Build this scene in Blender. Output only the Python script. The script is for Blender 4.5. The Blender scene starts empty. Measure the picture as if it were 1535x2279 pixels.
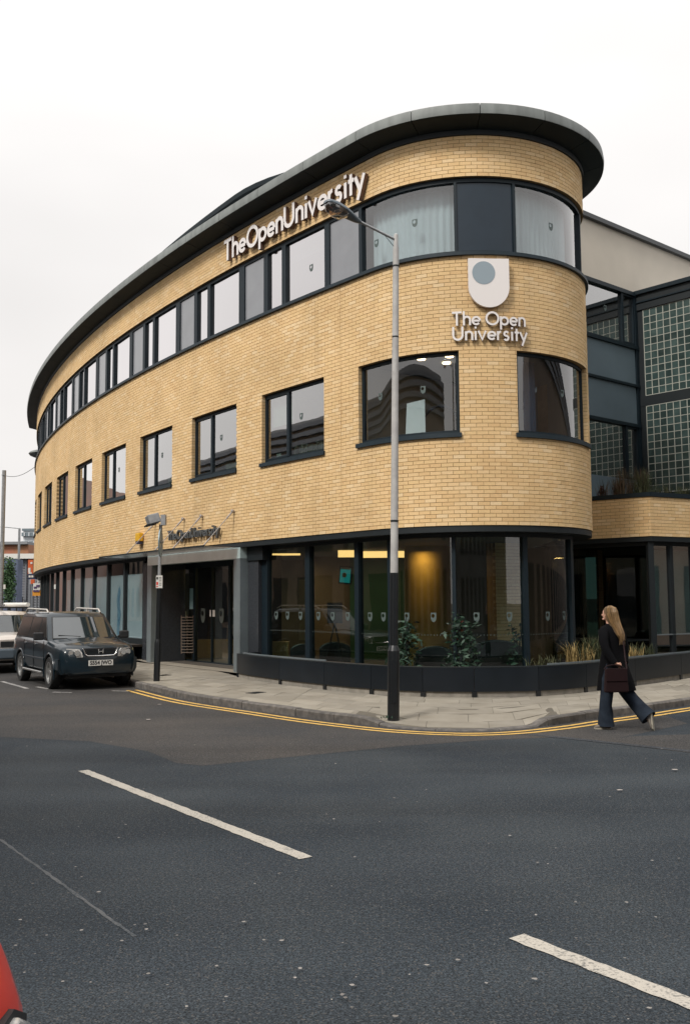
import bpy, bmesh, math, random
from mathutils import Vector, Matrix
random.seed(7)
rad = math.radians
S = bpy.context.scene
COL = S.collection

# ------------------------------------------------------------------ camera
F_PX, PIT, ROLL, CAM_H = 2131.83, rad(5.2302), rad(-0.4242), 1.8103
cam_d = bpy.data.cameras.new("camera")
cam = bpy.data.objects.new("camera", cam_d)
COL.objects.link(cam)
cam_d.sensor_fit = 'VERTICAL'
cam_d.sensor_height = 36.0
cam_d.sensor_width = 36.0 * 689 / 1024
cam_d.lens = F_PX / 2279 * 36.0
cam_d.clip_start = 0.1
cam_d.clip_end = 3000
_F = Vector((0, math.cos(PIT), math.sin(PIT)))
_U = Vector((0, -math.sin(PIT), math.cos(PIT)))
_X = Vector((1, 0, 0))
_cx = math.cos(ROLL) * _X + math.sin(ROLL) * _U
_cy = -math.sin(ROLL) * _X + math.cos(ROLL) * _U
M = Matrix((_cx, _cy, -_F)).transposed().to_4x4()
M.translation = Vector((0, 0, CAM_H))
cam.matrix_world = M
S.camera = cam

# ------------------------------------------------------------------ world, sun, exposure
SUN_EL, SUN_AZ = rad(46), rad(219)      # azimuth clockwise from +Y: sun behind the camera, to the left
world = bpy.data.worlds.new("World")
S.world = world
world.use_nodes = True
wn, wl = world.node_tree.nodes, world.node_tree.links
wn.clear()
wo = wn.new('ShaderNodeOutputWorld')
wb = wn.new('ShaderNodeBackground')
sk = wn.new('ShaderNodeTexSky')
sk.sky_type = 'NISHITA'
sk.sun_disc = False
sk.sun_elevation = SUN_EL
sk.sun_rotation = SUN_AZ
sk.dust_density = 3.0
tc = wn.new('ShaderNodeTexCoord')
sep = wn.new('ShaderNodeSeparateXYZ')
ns = wn.new('ShaderNodeTexNoise')
ns.inputs['Scale'].default_value = 2.2
ns.inputs['Detail'].default_value = 3
mp = wn.new('ShaderNodeMapping')
mp.inputs['Scale'].default_value = (1, 1, 2.6)
ramp = wn.new('ShaderNodeValToRGB')      # cloud deck: overcast luminance rising towards the zenith
ramp.color_ramp.elements[0].position = 0.0
ramp.color_ramp.elements[0].color = (0.99, 0.955, 0.93, 1)
ramp.color_ramp.elements[1].position = 1.0
ramp.color_ramp.elements[1].color = (0.97, 0.96, 0.955, 1)
mr = wn.new('ShaderNodeMapRange')
mr.inputs['From Min'].default_value = 0.0
mr.inputs['From Max'].default_value = 1.0
mr.inputs['To Min'].default_value = 5.15
mr.inputs['To Max'].default_value = 10.2
mn = wn.new('ShaderNodeMapRange')
mn.inputs['From Min'].default_value = 0.3
mn.inputs['From Max'].default_value = 0.7
mn.inputs['To Min'].default_value = 0.90
mn.inputs['To Max'].default_value = 1.02
vm = wn.new('ShaderNodeVectorMath'); vm.operation = 'SCALE'
vm2 = wn.new('ShaderNodeVectorMath'); vm2.operation = 'SCALE'
mixc = wn.new('ShaderNodeMixRGB')
mixc.inputs[0].default_value = 0.985
wl.new(tc.outputs['Generated'], sep.inputs[0])
wl.new(tc.outputs['Generated'], mp.inputs[0])
wl.new(mp.outputs[0], ns.inputs['Vector'])
pw = wn.new('ShaderNodeMath'); pw.operation = 'POWER'; pw.inputs[1].default_value = 2.3; pw.use_clamp = True
ab_ = wn.new('ShaderNodeMath'); ab_.operation = 'MAXIMUM'; ab_.inputs[1].default_value = 0
wl.new(sep.outputs['Z'], ab_.inputs[0]); wl.new(ab_.outputs[0], pw.inputs[0]); wl.new(pw.outputs[0], mr.inputs['Value'])
wl.new(sep.outputs['Z'], ramp.inputs[0])
wl.new(ns.outputs[0], mn.inputs['Value'])
wl.new(ramp.outputs[0], vm.inputs[0])
wl.new(mr.outputs[0], vm.inputs['Scale'])
wl.new(vm.outputs[0], vm2.inputs[0])
wl.new(mn.outputs[0], vm2.inputs['Scale'])
wl.new(sk.outputs[0], mixc.inputs[1])
wl.new(vm2.outputs[0], mixc.inputs[2])
wl.new(mixc.outputs[0], wb.inputs['Color'])
wb.inputs['Strength'].default_value = 0.1
wl.new(wb.outputs[0], wo.inputs['Surface'])

sun_d = bpy.data.lights.new("sun", 'SUN')
sun_d.energy = 1.5
sun_d.angle = rad(14)
sun_d.color = (1.0, 0.95, 0.88)
sun = bpy.data.objects.new("sun", sun_d)
COL.objects.link(sun)
sdir = Vector((math.sin(SUN_AZ) * math.cos(SUN_EL), math.cos(SUN_AZ) * math.cos(SUN_EL), math.sin(SUN_EL)))
sun.rotation_euler = sdir.to_track_quat('Z', 'Y').to_euler()
sun.location = sdir * 60
S.view_settings.view_transform = 'Standard'
S.view_settings.look = 'None'
S.view_settings.exposure = 0.86
S.view_settings.gamma = 1.0
S.view_settings.use_curve_mapping = False
S.cycles.max_bounces = 10
S.cycles.transparent_max_bounces = 24
S.cycles.caustics_reflective = False
S.cycles.caustics_refractive = False

# ------------------------------------------------------------------ small helpers
def ray(x, y):
    u = (x - 767.5) / F_PX
    v = -(y - 1139.5) / F_PX
    c, s = math.cos(ROLL), math.sin(ROLL)
    u2, v2 = c * u - s * v, s * u + c * v
    return Vector((u2, math.cos(PIT) - v2 * math.sin(PIT), math.sin(PIT) + v2 * math.cos(PIT)))
def at(x, y, z):                       # point on the horizontal plane z
    d = ray(x, y); t = (z - CAM_H) / d.z
    return Vector((d.x * t, d.y * t, z))
def atY(x, y, Y):                      # point at depth Y
    d = ray(x, y); t = Y / d.y
    return Vector((d.x * t, Y, CAM_H + d.z * t))

class MB:
    def __init__(self): self.v = []; self.f = []; self.m = []
    def quad(self, a, b, c, d, mi=0):
        n = len(self.v); self.v += [tuple(a), tuple(b), tuple(c), tuple(d)]
        self.f.append((n, n + 1, n + 2, n + 3)); self.m.append(mi)
    def poly(self, pts, mi=0):
        n = len(self.v); self.v += [tuple(p) for p in pts]
        self.f.append(tuple(range(n, n + len(pts)))); self.m.append(mi)
    def hexa(self, p, mi=0):           # 8 corners: bottom ring then top ring
        n = len(self.v); self.v += [tuple(q) for q in p]
        for f in ((3, 2, 1, 0), (4, 5, 6, 7), (0, 1, 5, 4), (1, 2, 6, 5), (2, 3, 7, 6), (3, 0, 4, 7)):
            self.f.append(tuple(n + i for i in f)); self.m.append(mi)
    def box(self, c, s, mi=0, rz=0, rot=None):
        x, y, z = s[0] / 2, s[1] / 2, s[2] / 2
        R = rot if rot is not None else Matrix.Rotation(rz, 3, 'Z')
        C = Vector(c)
        self.hexa([C + R @ Vector(q) for q in ((-x, -y, -z), (x, -y, -z), (x, y, -z), (-x, y, -z),
                                               (-x, -y, z), (x, -y, z), (x, y, z), (-x, y, z))], mi)
    def bar(self, a, b, w, h=None, mi=0):
        a, b = Vector(a), Vector(b); h = h or w
        d = (b - a); L = d.length
        q = d.to_track_quat('Z', 'Y').to_matrix()
        self.box((a + b) / 2, (w, h, L), mi, rot=q)
    def tube(self, pts, r, n=10, mi=0, cap=True):
        pts = [Vector(p) for p in pts]
        rr = r if isinstance(r, (list, tuple)) else [r] * len(pts)
        base = len(self.v); up = None
        for i, p in enumerate(pts):
            d = (pts[min(i + 1, len(pts) - 1)] - pts[max(i - 1, 0)]).normalized()
            if up is None: up = Vector((0, 0, 1)) if abs(d.z) < .9 else Vector((1, 0, 0))
            a = d.cross(up).normalized(); up = a.cross(d).normalized()
            for k in range(n):
                t = 2 * math.pi * k / n
                self.v.append(tuple(p + (a * math.cos(t) + up * math.sin(t)) * rr[i]))
        for i in range(len(pts) - 1):
            for k in range(n):
                a0 = base + i * n + k; b0 = base + i * n + (k + 1) % n
                self.f.append((a0, b0, b0 + n, a0 + n)); self.m.append(mi)
        if cap:
            self.f.append(tuple(base + k for k in reversed(range(n)))); self.m.append(mi)
            self.f.append(tuple(base + (len(pts) - 1) * n + k for k in range(n))); self.m.append(mi)
    def loft(self, rings, cap=True, mi=0):   # rings: equal-length point lists (closed)
        base = len(self.v); n = len(rings[0])
        for r in rings: self.v += [tuple(p) for p in r]
        for i in range(len(rings) - 1):
            for k in range(n):
                a0 = base + i * n + k; b0 = base + i * n + (k + 1) % n
                self.f.append((a0, b0, b0 + n, a0 + n)); self.m.append(mi)
        if cap:
            self.f.append(tuple(base + k for k in reversed(range(n)))); self.m.append(mi)
            self.f.append(tuple(base + (len(rings) - 1) * n + k for k in range(n))); self.m.append(mi)
    def ell(self, c, r, n=12, m=8, mi=0, rot=None):
        c = Vector(c); R = rot or Matrix.Identity(3)
        rings = []
        for i in range(1, m):
            t = math.pi * i / m
            rings.append([c + R @ Vector((r[0] * math.sin(t) * math.cos(2 * math.pi * k / n),
                                          r[1] * math.sin(t) * math.sin(2 * math.pi * k / n),
                                          -r[2] * math.cos(t))) for k in range(n)])
        self.loft(rings, True, mi)
    def prism(self, pts, vec, mi=0):
        vec = Vector(vec); pts = [Vector(p) for p in pts]
        n = len(self.v); k = len(pts)
        self.v += [tuple(p) for p in pts] + [tuple(p + vec) for p in pts]
        self.f.append(tuple(reversed(range(n, n + k)))); self.m.append(mi)
        self.f.append(tuple(range(n + k, n + 2 * k))); self.m.append(mi)
        for i in range(k):
            j = (i + 1) % k
            self.f.append((n + i, n + j, n + k + j, n + k + i)); self.m.append(mi)

def sharpen(me, ang=35):
    bm = bmesh.new(); bm.from_mesh(me)
    bmesh.ops.remove_doubles(bm, verts=bm.verts, dist=1e-5)
    bmesh.ops.recalc_face_normals(bm, faces=bm.faces)
    for f in bm.faces: f.smooth = True
    for e in bm.edges:
        if len(e.link_faces) == 2 and e.calc_face_angle(0) > rad(ang): e.smooth = False
        elif len(e.link_faces) != 2: e.smooth = False
    bm.to_mesh(me); bm.free()

def put(name, mb, mats, parent=None, smooth=None, kind=None, recalc=True, bevel=0):
    me = bpy.data.meshes.new(name)
    me.from_pydata(mb.v, [], mb.f)
    if not isinstance(mats, (list, tuple)): mats = [mats]
    for m in mats: me.materials.append(m)
    if len(mats) > 1: me.polygons.foreach_set('material_index', mb.m)
    if smooth is not None: sharpen(me, smooth)
    elif recalc and len(mb.f) < 4000:
        bm = bmesh.new(); bm.from_mesh(me); bmesh.ops.recalc_face_normals(bm, faces=bm.faces); bm.to_mesh(me); bm.free()
    o = bpy.data.objects.new(name, me); COL.objects.link(o)
    if parent: o.parent = parent
    if kind: o['kind'] = kind
    if bevel:
        b = o.modifiers.new('bevel', 'BEVEL'); b.width = bevel; b.segments = 2; b.limit_method = 'ANGLE'
    return o
def thing(name, label, cat, group=None):
    o = bpy.data.objects.new(name, None); COL.objects.link(o)
    o['label'] = label; o['category'] = cat
    if group: o['group'] = group
    return o
def tag(o, label, cat, group=None):
    o['label'] = label; o['category'] = cat
    if group: o['group'] = group
    return o
def dup(o, parent=None, M4=None):
    c = o.copy(); COL.objects.link(c)
    if parent is not None: c.parent = parent
    for ch in list(o.children): dup(ch, c)
    if M4 is not None: c.matrix_world = M4
    return c

# ------------------------------------------------------------------ materials
def mat(name, col, rough=.6, metal=0, var=0.0, vscale=3.0, bump=0.0, bscale=40.0, col2=None, spec=None, coat=0, rnd=0.0, streak=False, detail=4, emit=None, estr=0):
    m = bpy.data.materials.new(name); m.use_nodes = True
    nt = m.node_tree; N, L = nt.nodes, nt.links
    p = N['Principled BSDF']
    p.inputs['Base Color'].default_value = (*col, 1)
    p.inputs['Roughness'].default_value = rough
    p.inputs['Metallic'].default_value = metal
    if spec is not None: p.inputs['Specular IOR Level'].default_value = spec
    if coat: p.inputs['Coat Weight'].default_value = coat; p.inputs['Coat Roughness'].default_value = .03
    if emit: p.inputs['Emission Color'].default_value = (*emit, 1); p.inputs['Emission Strength'].default_value = estr
    g = N.new('ShaderNodeNewGeometry')
    cur = None
    if var or col2:
        n = N.new('ShaderNodeTexNoise'); n.inputs['Scale'].default_value = vscale; n.inputs['Detail'].default_value = detail
        if streak:
            mpp = N.new('ShaderNodeMapping'); mpp.inputs['Scale'].default_value = (1, 1, .12)
            L.new(g.outputs['Position'], mpp.inputs[0]); L.new(mpp.outputs[0], n.inputs['Vector'])
        else: L.new(g.outputs['Position'], n.inputs['Vector'])
        r = N.new('ShaderNodeMapRange'); r.inputs['From Min'].default_value = .3; r.inputs['From Max'].default_value = .7
        L.new(n.outputs[0], r.inputs['Value'])
        x = N.new('ShaderNodeMixRGB')
        c2 = col2 or tuple(c * (1 - var) for c in col)
        x.inputs[1].default_value = (*col, 1); x.inputs[2].default_value = (*c2, 1)
        L.new(r.outputs[0], x.inputs[0]); cur = x.outputs[0]
    if rnd:
        oi = N.new('ShaderNodeObjectInfo')
        r = N.new('ShaderNodeMapRange'); r.inputs['To Min'].default_value = 1 - rnd; r.inputs['To Max'].default_value = 1 + rnd
        ad = N.new('ShaderNodeMath'); ad.operation = 'ADD'; fr = N.new('ShaderNodeMath'); fr.operation = 'FRACT'
        L.new(oi.outputs['Random'], ad.inputs[0]); L.new(g.outputs['Random Per Island'], ad.inputs[1]); L.new(ad.outputs[0], fr.inputs[0])
        L.new(fr.outputs[0], r.inputs['Value'])
        s = N.new('ShaderNodeVectorMath'); s.operation = 'SCALE'
        if cur: L.new(cur, s.inputs[0])
        else: s.inputs[0].default_value = col
        L.new(r.outputs[0], s.inputs['Scale']); cur = s.outputs[0]
    if cur: L.new(cur, p.inputs['Base Color'])
    if bump:
        n = N.new('ShaderNodeTexNoise'); n.inputs['Scale'].default_value = bscale; n.inputs['Detail'].default_value = 3
        L.new(g.outputs['Position'], n.inputs['Vector'])
        b = N.new('ShaderNodeBump'); b.inputs['Strength'].default_value = bump; b.inputs['Distance'].default_value = .01
        L.new(n.outputs[0], b.inputs['Height']); L.new(b.outputs[0], p.inputs['Normal'])
    return m

def glass(name, tint=(.75, .82, .8), refl=1.6, base=.03, rough=.0, rcol=(1, 1, 1), wob=0.0):
    m = bpy.data.materials.new(name); m.use_nodes = True
    nt = m.node_tree; N, L = nt.nodes, nt.links; N.clear()
    o = N.new('ShaderNodeOutputMaterial')
    t = N.new('ShaderNodeBsdfTransparent'); t.inputs[0].default_value = (*tint, 1)
    gl = N.new('ShaderNodeBsdfGlossy'); gl.inputs['Roughness'].default_value = rough; gl.inputs[0].default_value = (*rcol, 1)
    fr = N.new('ShaderNodeFresnel'); fr.inputs[0].default_value = 1.5
    ma = N.new('ShaderNodeMath'); ma.operation = 'MULTIPLY_ADD'; ma.inputs[1].default_value = refl; ma.inputs[2].default_value = base; ma.use_clamp = True
    x = N.new('ShaderNodeMixShader')
    gg = N.new('ShaderNodeNewGeometry'); mb = N.new('ShaderNodeMath'); mb.operation = 'SUBTRACT'; mb.inputs[0].default_value = 1
    mc = N.new('ShaderNodeMath'); mc.operation = 'MULTIPLY'; L.new(gg.outputs['Backfacing'], mb.inputs[1])
    L.new(fr.outputs[0], ma.inputs[0]); L.new(ma.outputs[0], mc.inputs[0]); L.new(mb.outputs[0], mc.inputs[1]); L.new(mc.outputs[0], x.inputs[0])
    L.new(t.outputs[0], x.inputs[1]); L.new(gl.outputs[0], x.inputs[2]); L.new(x.outputs[0], o.inputs[0])
    if wob:
        n = N.new('ShaderNodeTexNoise'); n.inputs['Scale'].default_value = .9
        g = N.new('ShaderNodeNewGeometry'); L.new(g.outputs['Position'], n.inputs['Vector'])
        b = N.new('ShaderNodeBump'); b.inputs['Strength'].default_value = wob; b.inputs['Distance'].default_value = .05
        L.new(n.outputs[0], b.inputs['Height']); L.new(b.outputs[0], gl.inputs['Normal'])
    return m

def brick_mat():
    m = bpy.data.materials.new("buff brick"); m.use_nodes = True
    nt = m.node_tree; N, L = nt.nodes, nt.links
    p = N['Principled BSDF']; p.inputs['Roughness'].default_value = .85; p.inputs['Specular IOR Level'].default_value = .25
    g = N.new('ShaderNodeNewGeometry'); oi = N.new('ShaderNodeObjectInfo')
    ad = N.new('ShaderNodeMath'); ad.operation = 'ADD'; fr = N.new('ShaderNodeMath'); fr.operation = 'FRACT'
    L.new(oi.outputs['Random'], ad.inputs[0]); L.new(g.outputs['Random Per Island'], ad.inputs[1]); L.new(ad.outputs[0], fr.inputs[0])
    r = N.new('ShaderNodeValToRGB'); cr = r.color_ramp
    cr.elements[0].position = 0; cr.elements[0].color = (.70, .475, .24, 1)
    cr.elements[1].position = 1; cr.elements[1].color = (.81, .61, .36, 1)
    for q, c in ((.08, (.73, .50, .255, 1)), (.3, (.755, .535, .275, 1)), (.6, (.765, .535, .28, 1)), (.85, (.785, .565, .31, 1))):
        e = cr.elements.new(q); e.color = c
    L.new(fr.outputs[0], r.inputs[0])
    n = N.new('ShaderNodeTexNoise'); n.inputs['Scale'].default_value = .8; n.inputs['Detail'].default_value = 5
    n2 = N.new('ShaderNodeTexNoise'); n2.inputs['Scale'].default_value = 55; n2.inputs['Detail'].default_value = 3
    L.new(g.outputs['Position'], n.inputs['Vector']); L.new(g.outputs['Position'], n2.inputs['Vector'])
    mr_ = N.new('ShaderNodeMapRange'); mr_.inputs['From Min'].default_value = .3; mr_.inputs['From Max'].default_value = .7; mr_.inputs['To Min'].default_value = .88; mr_.inputs['To Max'].default_value = 1.06
    mr2 = N.new('ShaderNodeMapRange'); mr2.inputs['From Min'].default_value = .3; mr2.inputs['From Max'].default_value = .7; mr2.inputs['To Min'].default_value = .9; mr2.inputs['To Max'].default_value = 1.08
    L.new(n.outputs[0], mr_.inputs['Value']); L.new(n2.outputs[0], mr2.inputs['Value'])
    mp3 = N.new('ShaderNodeMapping'); mp3.inputs['Scale'].default_value = (2.2, 2.2, .22); n3 = N.new('ShaderNodeTexNoise'); n3.inputs['Scale'].default_value = 1.0; n3.inputs['Detail'].default_value = 4
    L.new(g.outputs['Position'], mp3.inputs[0]); L.new(mp3.outputs[0], n3.inputs['Vector'])
    mr3 = N.new('ShaderNodeMapRange'); mr3.inputs['From Min'].default_value = .56; mr3.inputs['From Max'].default_value = .78; mr3.inputs['To Min'].default_value = 1.0; mr3.inputs['To Max'].default_value = .88
    L.new(n3.outputs[0], mr3.inputs['Value'])
    mu1 = N.new('ShaderNodeMath'); mu1.operation = 'MULTIPLY'; L.new(mr_.outputs[0], mu1.inputs[0]); L.new(mr2.outputs[0], mu1.inputs[1])
    mu = N.new('ShaderNodeMath'); mu.operation = 'MULTIPLY'; L.new(mu1.outputs[0], mu.inputs[0]); L.new(mr3.outputs[0], mu.inputs[1])
    s = N.new('ShaderNodeVectorMath'); s.operation = 'SCALE'; L.new(r.outputs[0], s.inputs[0]); L.new(mu.outputs[0], s.inputs['Scale'])
    L.new(s.outputs[0], p.inputs['Base Color'])
    b = N.new('ShaderNodeBump'); b.inputs['Strength'].default_value = .35; b.inputs['Distance'].default_value = .004
    L.new(n2.outputs[0], b.inputs['Height']); L.new(b.outputs[0], p.inputs['Normal'])
    return m

def asphalt(name, c1, c2, spk, big=.12, scale=1.0):
    m = bpy.data.materials.new(name); m.use_nodes = True
    nt = m.node_tree; N, L = nt.nodes, nt.links
    p = N['Principled BSDF']; p.inputs['Roughness'].default_value = .85; p.inputs['Specular IOR Level'].default_value = .2
    g = N.new('ShaderNodeNewGeometry')
    def noise(sc, d, lo, hi, a=0., b=1.):
        n = N.new('ShaderNodeTexNoise'); n.inputs['Scale'].default_value = sc; n.inputs['Detail'].default_value = d
        L.new(g.outputs['Position'], n.inputs['Vector'])
        q = N.new('ShaderNodeMapRange'); q.inputs['From Min'].default_value = lo; q.inputs['From Max'].default_value = hi
        q.inputs['To Min'].default_value = a; q.inputs['To Max'].default_value = b
        L.new(n.outputs[0], q.inputs['Value']); return q.outputs[0], n.outputs[0]
    a, _ = noise(.5, 6, .35, .68)
    x = N.new('ShaderNodeMixRGB'); x.inputs[1].default_value = (*c1, 1); x.inputs[2].default_value = (*c2, 1); L.new(a, x.inputs[0])
    f1, f1h = noise(95 * scale, 3, .35, .65, .35, 1.75)
    f2, _ = noise(40 * scale, 2, .35, .65, .72, 1.28)
    mu0 = N.new('ShaderNodeMath'); mu0.operation = 'MULTIPLY'; L.new(f1, mu0.inputs[0]); L.new(f2, mu0.inputs[1])
    mp_ = N.new('ShaderNodeMapping'); mp_.inputs['Rotation'].default_value = (0, 0, rad(54.9)); mp_.inputs['Scale'].default_value = (.10, 1.1, 1)
    nw = N.new('ShaderNodeTexNoise'); nw.inputs['Scale'].default_value = 1.0; nw.inputs['Detail'].default_value = 3
    L.new(g.outputs['Position'], mp_.inputs[0]); L.new(mp_.outputs[0], nw.inputs['Vector'])
    rw = N.new('ShaderNodeMapRange'); rw.inputs['From Min'].default_value = .32; rw.inputs['From Max'].default_value = .68; rw.inputs['To Min'].default_value = .84; rw.inputs['To Max'].default_value = 1.16
    L.new(nw.outputs[0], rw.inputs['Value'])
    mu = N.new('ShaderNodeMath'); mu.operation = 'MULTIPLY'; L.new(mu0.outputs[0], mu.inputs[0]); L.new(rw.outputs[0], mu.inputs[1])
    s = N.new('ShaderNodeVectorMath'); s.operation = 'SCALE'; L.new(x.outputs[0], s.inputs[0]); L.new(mu.outputs[0], s.inputs['Scale'])
    vo = N.new('ShaderNodeTexVoronoi'); vo.inputs['Scale'].default_value = 120 * scale; L.new(g.outputs['Position'], vo.inputs['Vector'])
    cr = N.new('ShaderNodeSeparateColor'); L.new(vo.outputs['Color'], cr.inputs[0])
    th = N.new('ShaderNodeMapRange'); th.inputs['From Min'].default_value = .90; th.inputs['From Max'].default_value = .97; L.new(cr.outputs[0], th.inputs['Value'])
    x2 = N.new('ShaderNodeMixRGB'); x2.inputs[2].default_value = (*spk, 1)
    L.new(th.outputs[0], x2.inputs[0]); L.new(s.outputs[0], x2.inputs[1]); L.new(x2.outputs[0], p.inputs['Base Color'])
    b = N.new('ShaderNodeBump'); b.inputs['Strength'].default_value = .6; b.inputs['Distance'].default_value = .006
    L.new(f1h, b.inputs['Height']); L.new(b.outputs[0], p.inputs['Normal'])
    return m

def paint(name, col, under=(.06, .065, .07), amt=.42):
    m = bpy.data.materials.new(name); m.use_nodes = True
    nt = m.node_tree; N, L = nt.nodes, nt.links
    p = N['Principled BSDF']; p.inputs['Roughness'].default_value = .7
    g = N.new('ShaderNodeNewGeometry')
    n = N.new('ShaderNodeTexNoise'); n.inputs['Scale'].default_value = 60; n.inputs['Detail'].default_value = 4
    n3 = N.new('ShaderNodeTexNoise'); n3.inputs['Scale'].default_value = 3; n3.inputs['Detail'].default_value = 3
    L.new(g.outputs['Position'], n.inputs['Vector']); L.new(g.outputs['Position'], n3.inputs['Vector'])
    ad = N.new('ShaderNodeMath'); ad.operation = 'MULTIPLY_ADD'; ad.inputs[1].default_value = .5
    L.new(n3.outputs[0], ad.inputs[0]); L.new(n.outputs[0], ad.inputs[2])
    r = N.new('ShaderNodeMapRange'); r.inputs['From Min'].default_value = amt + .12; r.inputs['From Max'].default_value = amt + .3
    L.new(ad.outputs[0], r.inputs['Value'])
    x = N.new('ShaderNodeMixRGB'); x.inputs[1].default_value = (*under, 1); x.inputs[2].default_value = (*col, 1)
    L.new(r.outputs[0], x.inputs[0]); L.new(x.outputs[0], p.inputs['Base Color'])
    b = N.new('ShaderNodeBump'); b.inputs['Strength'].default_value = .4; b.inputs['Distance'].default_value = .004
    L.new(n.outputs[0], b.inputs['Height']); L.new(b.outputs[0], p.inputs['Normal'])
    return m

MT = {}
MT['brick'] = brick_mat()
MT['mortar'] = mat("mortar", (.36, .235, .115), .95, var=.2, vscale=8, bump=.3, bscale=90)
MT['frame'] = mat("blue grey powder coat", (.008, .017, .024), .5, spec=.3, var=.15, vscale=6)
MT['framer'] = mat("dark frame metal", (.006, .011, .014), .6, var=.2, vscale=5)
MT['sill'] = mat("sill metal", (.015, .028, .038), .5, spec=.35, var=.2, vscale=5)
MT['spandrel'] = mat("grey spandrel panel", (.018, .031, .046), .3, spec=.4, var=.12, vscale=4, bump=.05, bscale=120)
MT['fascia'] = mat("weathered zinc fascia", (.23, .25, .24), .55, var=.35, vscale=5, streak=True, bump=.15, bscale=30, rnd=.12)
MT['soffit'] = mat("dark soffit sheet", (.011, .020, .025), .6, spec=.3, var=.2, vscale=2, rnd=.1)
MT['plinth'] = mat("dark slate cladding", (.008, .012, .017), .35, spec=.35, var=.25, vscale=3, rnd=.15, bump=.05, bscale=60)
MT['stone'] = mat("dark polished stone", (.045, .05, .058), .2, var=.3, vscale=30, bump=.03, bscale=60)
MT['steel'] = mat("brushed grey metal", (.30, .35, .37), .35, .55, var=.15, vscale=3)
MT['lintel'] = mat("pale grey metal lintel", (.50, .62, .62), .4, .2, var=.15, vscale=3)
MT['concrete'] = mat("plinth concrete", (.30, .275, .235), .9, var=.35, vscale=7, bump=.4, bscale=50)
MT['cream'] = mat("cream render", (.62, .565, .48), .9, var=.08, vscale=1.5, bump=.1, bscale=80)
MT['panel'] = mat("slate blue panel", (.125, .170, .200), .45, var=.1, vscale=2, bump=.05, bscale=150)
MT['panelL'] = mat("mid grey roof panel", (.25, .26, .27), .6, var=.15, vscale=2)
MT['white'] = mat("white sign enamel", (.78, .74, .72), .4)
MT['signback'] = mat("sign return bronze", (.16, .10, .08), .5, .3)
MT['logo_grey'] = mat("sign blue grey", (.27, .33, .37), .5)
MT['darkletter'] = mat("weathered steel letter", (.13, .14, .145), .5, .2, var=.4, vscale=20)
MT['glass'] = glass("window glass", (.70, .78, .76), 3.0, .24, wob=.03)
MT['glassup'] = glass("coated strip glass", (.60, .68, .68), 3.6, .50, wob=.04, rcol=(.90, .88, .89))
MT['glassn'] = glass("curved nose glass", (.90, .93, .94), 1.8, .08, wob=.04)
MT['glassg'] = glass("shopfront glass", (.74, .83, .80), 1.6, .035, wob=.05)
MT['glassd'] = glass("dark tinted glass", (.10, .16, .15), 1.3, .03, wob=.05)
MT['carglass'] = glass("car glass", (.22, .27, .26), 2.8, .12)
MT['canopy'] = glass("frosted canopy glass", (.75, .62, .58), 1.5, .1, rough=.3)
MT['black'] = mat("black paint", (.010, .012, .014), .35, var=.2, vscale=8)
MT['rubber'] = mat("tyre rubber", (.014, .014, .014), .85)
MT['galv'] = mat("galvanised steel", (.36, .37, .38), .5, .35, var=.25, vscale=9, bump=.05, bscale=60)
MT['int_floor'] = mat("lobby floor", (.10, .09, .08), .4)
MT['int_wall'] = mat("lobby wall", (.16, .15, .13), .8)
MT['int_ceil'] = mat("lobby ceiling", (.16, .17, .17), .9)
MT['ochre'] = mat("ochre lobby wall", (.48, .32, .10), .8, var=.25, vscale=2)
MT['brownwall'] = mat("brown lobby wall", (.17, .13, .10), .8, var=.2, vscale=2)
MT['greenwall'] = mat("green lobby wall", (.02, .09, .05), .7, var=.3, vscale=1)
MT['tan'] = mat("tan desk front", (.38, .27, .12), .6, var=.15, vscale=5)
MT['leather'] = mat("black leather", (.010, .010, .012), .45)
MT['beige'] = mat("beige column", (.36, .33, .25), .8)
MT['warm'] = mat("warm cove light", (.9, .6, .2), .8, emit=(1.0, .55, .20), estr=1.1)
MT['lampw'] = mat("ceiling downlight", (.9, .8, .6), .8, emit=(1.0, .72, .42), estr=5.0)
MT['teal'] = mat("teal poster", (.02, .32, .32), .5)
MT['paper'] = mat("pale paper", (.62, .68, .66), .8)
MT['film'] = mat("frosted window film", (.50, .62, .64), .8, var=.12, vscale=2)
MT['bluefig'] = mat("blue poster figure", (.03, .20, .34), .7, col2=(.25, .45, .52), vscale=9)
MT['curtain'] = mat("pale curtain", (.46, .54, .55), .9, var=.15, vscale=4, streak=True)
MT['curtaind'] = mat("blue curtain", (.05, .09, .16), .9, var=.2, vscale=4, streak=True)
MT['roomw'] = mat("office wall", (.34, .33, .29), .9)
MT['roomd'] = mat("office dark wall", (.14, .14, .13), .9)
MT['sticker'] = mat("white window transfer", (.085, .115, .11), .6)
MT['yellowbox'] = mat("yellow alarm box", (.72, .40, .02), .45)
MT['bluebox'] = mat("navy plastic", (.02, .03, .08), .4)
MT['yline'] = paint("yellow road paint", (.66, .41, .10), (.12, .11, .09), .38)
MT['wline'] = paint("white road paint", (.44, .405, .35), (.16, .155, .14), .42)
MT['wlinet'] = paint("worn white road paint", (.40, .38, .36), (.06, .065, .07), .48)
MT['gblock'] = mat("glass block face", (.030, .052, .050), .18, col2=(.055, .085, .080), vscale=5, bump=.25, bscale=16, rnd=.35)
MT['grout'] = mat("block grout", (.42, .43, .38), .8)
MT['panelS'] = mat("pale grey reflective panel", (.24, .25, .27), .3, var=.1, vscale=3, bump=.04, bscale=200, coat=.5)
MT['brownrefl'] = mat("brown reflection colour", (.16, .09, .065), .8, col2=(.10, .09, .085), vscale=1.5, streak=True)
MT['pbl'] = mat("pale blue notice", (.25, .45, .50), .6)
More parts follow.
